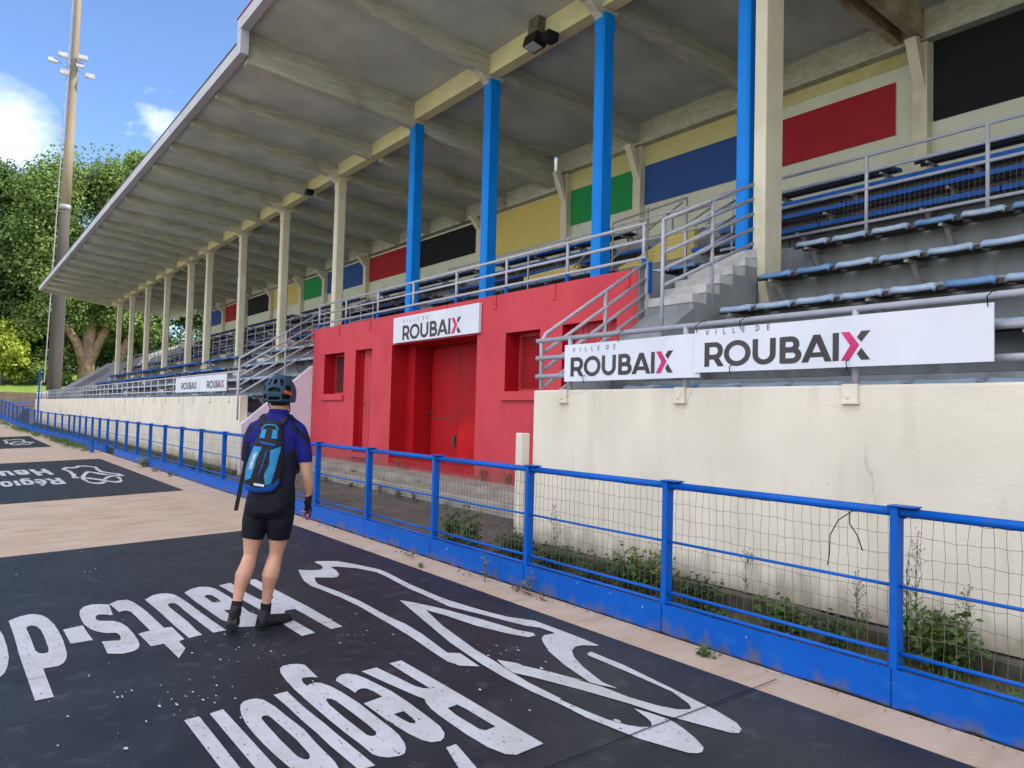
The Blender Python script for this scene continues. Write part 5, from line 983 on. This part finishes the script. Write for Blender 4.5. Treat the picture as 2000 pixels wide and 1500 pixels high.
# neck, head with face turned away
body.tube([W(.02, .0, 1.56), W(.022, .005, 1.64), W(.024, .015, 1.70)], [.066, .062, .064], 16)
body.rings([ering(.022, .025+dw, z, ru, rw) for z, ru, rw, dw in [(1.625, .030, .035, .045), (1.645, .052, .06, .03), (1.68, .066, .085, .012), (1.73, .074, .096, .0), (1.78, .076, .098, -.004), (1.83, .068, .088, -.006), (1.865, .045, .06, -.008), (1.878, .02, .03, -.008)]])
body.sphere(W(.022, .128, 1.715), .014, 6, (1, 1, 1.5)); body.sphere(W(.022, .112, 1.682), .020, 6, (1.2, .8, .6)); body.sphere(W(.022, .10, 1.652), .022, 6)
for s_ in (-1, 1):
    body.sphere(W(.022+s_*.078, .012, 1.72), .020, 6, (.5, .8, 1.4)); body.sphere(W(.022+s_*.03, .108, 1.742), .014, 6)
def hand(mb, wr, d, side, back, curl, ln=.085):
    """palm then five bent fingers; wr wrist (u,w,z); d forward, side thumbward, back = back of hand (unit 3-tuples in u,w,z)"""
    V3 = lambda t: RU*t[0]+RF*t[1]+Vector((0, 0, t[2]))
    o = W(*wr); d, s_, b_ = V3(d).normalized(), V3(side).normalized(), V3(back).normalized()
    rs = []
    for t, hw, hh in [(0, .024, .019), (.02, .032, .018), (.05, .041, .017), (.082, .042, .015), (.092, .038, .011)]:
        rs.append([o+d*t+s_*hw*math.cos(2*math.pi*k/12)+b_*hh*math.sin(2*math.pi*k/12) for k in range(12)])
    mb.rings(rs); tips = []
    for i, (off, L_) in enumerate([(.031, .072), (.011, .082), (-.010, .076), (-.030, .060)]):
        p = o+d*.084+s_*off; pts = [p-d*.015, p]; a = 0
        for j in range(3):
            a += curl[j]; pts.append(pts[-1]+(d*math.cos(a)-b_*math.sin(a))*L_*(.42, .33, .25)[j])
        mb.tube(pts, [.0098, .0096, .0088, .0082, .0068], 8); mb.sphere(pts[-1], .0068, 4); tips.append(pts)
    p = o+d*.028+s_*.028; pts = [p, p+s_*.024+d*.018-b_*.008, p+s_*.034+d*.044-b_*.022, p+s_*.030+d*.064-b_*.036]
    mb.tube(pts, [.014, .012, .0105, .008], 8); mb.sphere(pts[-1], .008, 4); return tips
hand(body, (.262, .090, .985), (-.05, .12, -1), (-.35, .9, .1), (.9, .3, 0), (.35, .9, .8))
hand(body, (-.095, .272, 1.17), (.35, .9, .05), (.5, -.2, .8), (-.8, .3, .3), (.5, .8, .6))
# feet inside the shoes
loft(body, [(-.208, -.165, .15, .03, .035), (-.225, -.13, .10, .036, .03), (-.25, -.09, .055, .04, .022), (-.262, -.07, .04, .03, .014)])
loft(body, [(-.045, -.01, .06, .03, .04), (.0, .05, .055, .036, .035), (.06, .12, .045, .04, .022), (.10, .17, .04, .03, .014)])
remesh(body, 'body', 'skin', PR, .0062, 5)
# jersey
jr = MB()
jr.rings([ering(t[0], t[1], t[2], t[3]+.010, t[4]+.010, p=2.3) for t in TOR[1:9]+[(-.008, 0, 1.035, .163, .103)]])
limb(jr, [(p[0], p[1], p[2], p[3]+.009) for p in ARMR[:3]]+[(.245, 0, 1.255, .056)], 14, 1); limb(jr, [(p[0], p[1], p[2], p[3]+.009) for p in ARML[:3]]+[(-.204, 0, 1.255, .056)], 14, 1)
jr.tube([W(.02, 0, 1.59), W(.022, .0, 1.632)], [.088, .074], 16)
def jm(u, w_, z):
    du = u-.01
    if z < 1.16: return 1
    if abs(du) > .13 and z > 1.36 and abs((z-1.56)+(abs(du)-.13)*.95+.02) < .022: return 1
    if u < -.17 and z < 1.40: return 1
    if .10 < u < .19 and z < 1.33+(.19-u): return 1 if u > .13-.5*(1.33-z) else 0
    return 0
remesh(jr, 'jersey', 'jersey', PR, .007, 5, ['jdark'], jm)
cl_ = MB(); cl_.tube([W(.021, .0, 1.622), W(.022, .002, 1.648)], [.078, .0705], 20, False); cl_.build('collar', 'jersey', PR, smooth=True)
sh = MB()
sh.rings([ering(t[0], t[1], t[2], t[3]+.013, t[4]+.014, p=2.2) for t in [(0, 0, 1.07, .158, .102)]+TOR[9:13]])
limb(sh, [(p[0], p[1], p[2], p[3]+.010) for p in LEGL[:2]]+[(-.146, -.022, .675, .081)], 14, 1); limb(sh, [(p[0], p[1], p[2], p[3]+.010) for p in LEGR[:2]]+[(.053, .012, .675, .083)], 14, 1)
sh.sphere(W(-.095, -.052, .92), .088, 8, (1, 1, 1.25)); sh.sphere(W(.05, -.052, .92), .088, 8, (1, 1, 1.25))
remesh(sh, 'shorts', 'shorts', PR, .007, 5)
for nm, L_ in (('left', LEGL), ('right', LEGR)):
    s_ = MB(); k = L_[-2]; e_ = L_[-1]; s_.tube([W(k[0], k[1], k[2]-.01), W(e_[0], e_[1], e_[2]), W(e_[0], e_[1]-.004, e_[2]-.05)], [k[3]+.004, e_[3]+.005, .037], 14); s_.build('sock', 'sock', PR, smooth=True)
s1 = MB(); loft(s1, [(-.206, -.195, .185, .022, .030), (-.208, -.185, .155, .037, .047), (-.217, -.155, .125, .041, .046), (-.236, -.11, .082, .047, .037), (-.256, -.065, .045, .048, .028), (-.268, -.03, .030, .038, .022), (-.272, -.01, .026, .018, .014)])
s1.tube([W(-.208, -.15, .15), W(-.207, -.145, .205)], [.042, .040], 14)
a_ = remesh(s1, 'shoe', 'shoe', PR, .006, 4)
so_ = MB(); loft(so_, [(-.208, -.215, .13, .030, .006), (-.218, -.185, .085, .034, .006), (-.238, -.13, .045, .043, .006), (-.256, -.075, .012, .044, .006), (-.268, -.02, .010, .034, .006)], 10); so_.build('sole', mat('grey_cleated_sole', (.16, .15, .14), .7, (.04, .04, .04), 60, .5), a_)
s2 = MB(); loft(s2, [(-.062, -.055, .060, .024, .034), (-.052, -.040, .058, .038, .050), (-.02, .0, .060, .040, .050), (.03, .06, .055, .045, .042), (.075, .12, .048, .048, .037), (.103, .160, .044, .042, .033), (.118, .188, .040, .024, .022)])
s2.tube([W(-.036, -.01, .08), W(-.031, .008, .135)], [.043, .041], 14)
a_ = remesh(s2, 'shoe', 'shoe', PR, .006, 4)
so_ = MB(); loft(so_, [(-.066, -.06, .012, .026, .010), (-.02, .0, .010, .036, .009), (.04, .075, .008, .043, .007), (.10, .15, .010, .042, .007), (.135, .20, .016, .018, .006)], 10); so_.build('sole', 'shoe', a_)
# gloves
gl = MB()
def glove(wr, d, side, back, curl):
    g_ = MB(); V3 = lambda t: RU*t[0]+RF*t[1]+Vector((0, 0, t[2])); o = W(*wr); d, s_, b_ = V3(d).normalized(), V3(side).normalized(), V3(back).normalized()
    rs = []
    for t, hw, hh in [(-.03, .031, .031), (0, .031, .026), (.02, .038, .024), (.05, .047, .023), (.086, .047, .020), (.097, .042, .015)]: rs.append([o+d*t+s_*hw*math.cos(2*math.pi*k/14)+b_*hh*math.sin(2*math.pi*k/14) for k in range(14)])
    g_.rings(rs)
    for off, L_ in [(.031, .072), (.011, .082), (-.010, .076), (-.030, .060)]:
        p = o+d*.084+s_*off; a = curl[0]; p2 = p+(d*math.cos(a)-b_*math.sin(a))*L_*.42; a += curl[1]; p3 = p2+(d*math.cos(a)-b_*math.sin(a))*L_*.15; g_.tube([p-d*.01, p, p2, p3], [.0125, .0125, .0120, .0115], 8)
    p = o+d*.028+s_*.028; g_.tube([p, p+s_*.024+d*.018-b_*.008, p+s_*.032+d*.038-b_*.018], [.018, .016, .014], 8)
    remesh(g_, 'glove', 'shorts', PR, .005, 2)
glove((.262, .090, .985), (-.05, .12, -1), (-.35, .9, .1), (.9, .3, 0), (.35, .9, .8)); glove((-.095, .272, 1.17), (.35, .9, .05), (.5, -.2, .8), (-.8, .3, .3), (.5, .8, .6))
# hair below the helmet
hr = MB(); hr.rings([ering(.022, -.004, z, ru, rw) for z, ru, rw in [(1.678, .058, .060), (1.69, .070, .082), (1.71, .079, .098), (1.76, .081, .104)]]); hr.build('hair', 'hair', PR, smooth=True)
# helmet : vented shell over a dark liner
hc = (.018, .012, 1.765)
def hpt(th, ph, k=1.0):   # th around (0 = right, 90 = away, 270 = towards the camera side), ph elevation
    a, e_ = R_(th), R_(ph); ce = math.cos(e_)
    u = .127*k*ce*math.cos(a); w_ = (.150 if math.sin(a) > 0 else .155)*k*ce*math.sin(a); z = .150*k*math.sin(e_)
    return W(hc[0]+u, hc[1]+w_, hc[2]+z)
VENTS = [(236, 12, 36, 9, 12), (270, 22, 17, 24, -0), (304, 12, 36, 9, -12), (270, 20, -14, 0, 0)]
def vent(th, ph):
    for c_, hw, p0, dp in ((244, 9, 38, 13), (272, 9, 40, 11), (300, 9, 38, 13)):
        if abs(th-c_) < hw*(1-.35*abs(ph-p0)/dp) and abs(ph-p0) < dp: return True
    if abs(th-270) < 24 and 6 < ph < 17-.010*(th-270)**2+2: return True
    if 248 < th < 292 and -19 < ph < -9: return True
    if (206 < th < 240 or 300 < th < 334) and -14 < ph < -1: return True
    if (200 < th < 228 or 312 < th < 340) and 10 < ph < 24: return True
    if th < 180 and int(th/22) % 2 == 0 and 15 < ph < 60: return True
    return False
hm = MB(); nth, nph = 180, 60
idx = {}
for j in range(nph+1):
    ph = -24+112*j/nph
    for i in range(nth):
        th = 360*i/nth; lo_ = -24+(10 if 60 < th < 120 else 0)
        rid = 1+.018*math.sin(R_(th*6))*(.4 if ph < 0 else 1)*max(0, math.cos(R_(ph)))+(.03 if -22 < ph < -14 else 0)
        hm.v.append(hpt(th, max(ph, lo_), rid))
for j in range(nph):
    for i in range(nth):
        th = 360*(i+.5)/nth; ph = -24+112*(j+.5)/nph
        if vent(th, ph): continue
        i2 = (i+1) % nth; hm.f.append((j*nth+i, j*nth+i2, (j+1)*nth+i2, (j+1)*nth+i))
ho = hm.build('helmet', 'helmet', PR, smooth=True); sl = ho.modifiers.new('thickness', 'SOLIDIFY'); sl.thickness = .014; sl.offset = -1
ln = MB(); ln.rings([[hpt(360*i/40, ph, .86) for i in range(40)] for ph in (-20, 0, 20, 40, 60, 80)]); ln.build('liner', 'tie', ho, smooth=True)
od = MB(); G_ = [[hpt(306+5*i, 3+ (8*j)-i*1.2, 1.035) for i in range(7)] for j in range(2)]; od.add(G_[0]+G_[1], [(i, i+1, i+8, i+7) for i in range(6)]); od.build('orange_stripe', 'orange', ho)
for s_ in (-1, 1): MB().tube([W(.02+s_*.082, -.03, 1.72), W(.02+s_*.085, .0, 1.685), W(.02+s_*.07, .06, 1.635), W(.02, .085, 1.615)], .005, 5).build('chin_strap', 'tie', ho)
MB().tube([W(.102, -.04, 1.715), W(.108, -.05, 1.70), W(.104, -.045, 1.685)], .007, 5).build('buckle', 'tie', ho)
# ---- backpack
BP = thing('backpack', tuple(W(-.02, -.16, 1.05)), 'small black and azure hydration backpack worn by the cyclist', 'backpack')
tabp = [(1.03, -.050, .082, .05), (1.045, -.050, .116, .07), (1.07, -.050, .134, .085), (1.12, -.046, .143, .095), (1.20, -.036, .147, .10), (1.28, -.024, .141, .10), (1.36, -.010, .124, .095), (1.44, .002, .105, .08), (1.50, .006, .092, .065), (1.55, .004, .072, .045), (1.565, .004, .05, .03)]
def bpv(z):
    for (a, b) in zip(tabp, tabp[1:]):
        if z <= b[0]: t = (z-a[0])/(b[0]-a[0]); return [a[i]+(b[i]-a[i])*t for i in (1, 2, 3)]
    return tabp[-1][1:]
W0 = -.108
q = MB(); q.rings([ering(c, W0, z, h_, d_, 30, 2.6) for z, c, h_, d_ in tabp]); q.build('pack_body', 'pblack', BP, smooth=True)
def bsurf(u, z, e_=.003):
    c, h_, d_ = bpv(z); t = min(.995, abs((u-c)/h_)); return W(u, W0-d_*(1-t**2.6)**(1/2.6)-e_, z)
def patch(poly_l, poly_r, name, m_, par, e_=.003, n=6, m2=10):
    """between two edges given as (u offset fraction of half width, z) rows"""
    V = []; rows = len(poly_l)
    def samp(P, t):
        x = t*(len(P)-1); i = min(int(x), len(P)-2); f = x-i; return (P[i][0]+(P[i+1][0]-P[i][0])*f, P[i][1]+(P[i+1][1]-P[i][1])*f)
    for j in range(m2+1):
        a = samp(poly_l, j/m2); b = samp(poly_r, j/m2)
        for i in range(n+1):
            fr = a[0]+(b[0]-a[0])*i/n; z = a[1]+(b[1]-a[1])*i/n; c, h_, d_ = bpv(z); V.append(bsurf(c+fr*h_, z, e_))
    F = [(j*(n+1)+i, j*(n+1)+i+1, (j+1)*(n+1)+i+1, (j+1)*(n+1)+i) for j in range(m2) for i in range(n)]
    return MB().add(V, F).build(name, m_, par, smooth=True)
patch([(-.82, 1.375), (-.86, 1.28), (-.90, 1.20), (-.88, 1.12)], [(-.22, 1.37), (-.36, 1.28), (-.36, 1.22), (-.50, 1.14)], 'side_panel', 'pblue', BP)
patch([(.34, 1.35), (.40, 1.24), (.20, 1.17), (.34, 1.09)], [(.92, 1.375), (.78, 1.28), (.72, 1.20), (.62, 1.10)], 'side_panel', 'pblue', BP)
patch([(-.93, 1.11), (-.6, 1.09), (-.3, 1.075), (.2, 1.07), (.75, 1.10), (.95, 1.15)][::1], [(-.98, 1.07), (-.7, 1.040), (-.3, 1.034), (.2, 1.034), (.8, 1.05), (.98, 1.10)], 'bottom_band', 'pblue2', BP, .005, 4, 14)
patch([(-.48, 1.415), (.0, 1.405), (.62, 1.395)], [(-.48, 1.40), (.0, 1.39), (.60, 1.38)], 'pocket_zip', 'pblue2', BP, .006, 2, 8)
patch([(.10, 1.345), (.02, 1.25), (-.10, 1.17)], [(.18, 1.345), (.09, 1.25), (-.03, 1.17)], 'zip', 'pblue2', BP, .006, 1, 8)
patch([(-.28, 1.108), (.30, 1.098)], [(-.28, 1.09), (.30, 1.080)], 'reflector', 'white', BP, .009, 2, 6)
for a, b in ((-.62, -.20), (.30, .70)): patch([(a, 1.50), (a, 1.46), (a-.02, 1.435)], [(b, 1.50), (b-.04, 1.46), (b, 1.435)], 'compression_tab', 'pblue', BP, .004, 3, 4)
MB().tube([bsurf(-.055, 1.50, .004), bsurf(-.03, 1.53, .006), bsurf(.01, 1.535, .006), bsurf(.05, 1.53, .006), bsurf(.075, 1.50, .004)], .006, 6).build('haul_loop', 'pblue', BP)
lb = patch([(-.62, 1.335), (-.66, 1.28), (-.72, 1.205)], [(-.36, 1.33), (-.42, 1.28), (-.46, 1.20)], 'name_patch', mat('grey_blue_label', (.20, .34, .44), .7), BP, .006, 3, 8)
lt_ = MB(); hh = .026
def glyph(ch):
    return {'C': [[(.8, .85), (.5, 1), (.15, .85), (0, .5), (.15, .15), (.5, 0), (.8, .15)]], 'A': [[(0, 0), (.4, 1), (.8, 0)], [(.15, .3), (.65, .3)]], 'M': [[(0, 0), (0, 1), (.4, .4), (.8, 1), (.8, 0)]], 'E': [[(.7, 1), (0, 1), (0, 0), (.7, 0)], [(0, .5), (.6, .5)]], 'L': [[(0, 1), (0, 0), (.65, 0)]], 'B': [[(0, 0), (0, 1), (.6, .85), (.5, .52), (0, .5)], [(.5, .52), (.7, .25), (.5, 0), (0, 0)]], 'K': [[(0, 0), (0, 1)], [(.7, 1), (0, .45), (.75, 0)]]}[ch]
def fl3(u, v, h_):   # u along the patch upwards, v across
    z = 1.215+u; fr_c = -.575+(z-1.215)*.5; c, hw_, d_ = bpv(z); return bsurf(c+fr_c*hw_+.012-v, z, .0085+h_)
L = 0
for ch in 'CAMELBAK':
    for i, st_ in enumerate(glyph(ch)): strip(lt_, [(L+x*.010, y*.022) for x, y in st_], .0036, None, fl3, False, i*.0003)
    L += .0135
lt_.build('name_lettering', 'white', BP)
# shoulder straps, waist strap and drinking tube
for s_, c in ((-1, -.055), (1, .075)):
    V = []; pts = [(c, -.125, 1.53), (c+s_*.025, -.075, 1.588), (c+s_*.03, .0, 1.607), (c+s_*.03, .07, 1.58), (c+s_*.025, .125, 1.50), (c+s_*.04, .13, 1.38), (c+s_*.085, .09, 1.25), (c+s_*.10, .0, 1.17)]
    sm_ = MB(); loft(sm_, [(p[0], p[1], p[2], .028, .009) for p in pts], 10); sm_.build('shoulder_strap', 'pblack', BP, smooth=True)
ws = MB(); ws.obox(W(-.222, -.11, 1.075), (RU*.060+Vector((0, 0, .37)))*.5, (RU*.015), RF*.003); ws.build('waist_strap', 'tie', BP)
MB().tube([W(.115, -.06, 1.60), W(.125, -.09, 1.62), W(.16, -.08, 1.585), W(.175, -.07, 1.57)], .007, 8).build('drinking_tube', 'tie', BP, smooth=True)
# ---- sunglasses in the right hand
SG = thing('sunglasses', tuple(W(.255, .10, .87)), 'folded sunglasses with pink mirror lenses held in the right hand of the cyclist', 'sunglasses')
for k, (du, dz) in enumerate(((.0, 0), (-.004, -.048))):
    r_ = []; c = (.262+du, .10-.01*k, .885+dz)
    l_ = MB(); l_.sphere(W(*c), .026, 8, (.55, .75, 1.0)); l_.build('lens', 'lens', SG, smooth=True)
    MB().tube([W(c[0]+.018*math.cos(2*math.pi*i/16), c[1]-.006, c[2]+.026*math.sin(2*math.pi*i/16)) for i in range(17)], .003, 5).build('rim', 'tie', SG)
MB().tube([W(.245, .08, .93), W(.238, .07, .885), W(.245, .075, .835)], .004, 5).build('temple', 'tie', SG); MB().tube([W(.275, .11, .93), W(.285, .11, .88), W(.275, .10, .83)], .004, 5).build('temple', 'tie', SG)
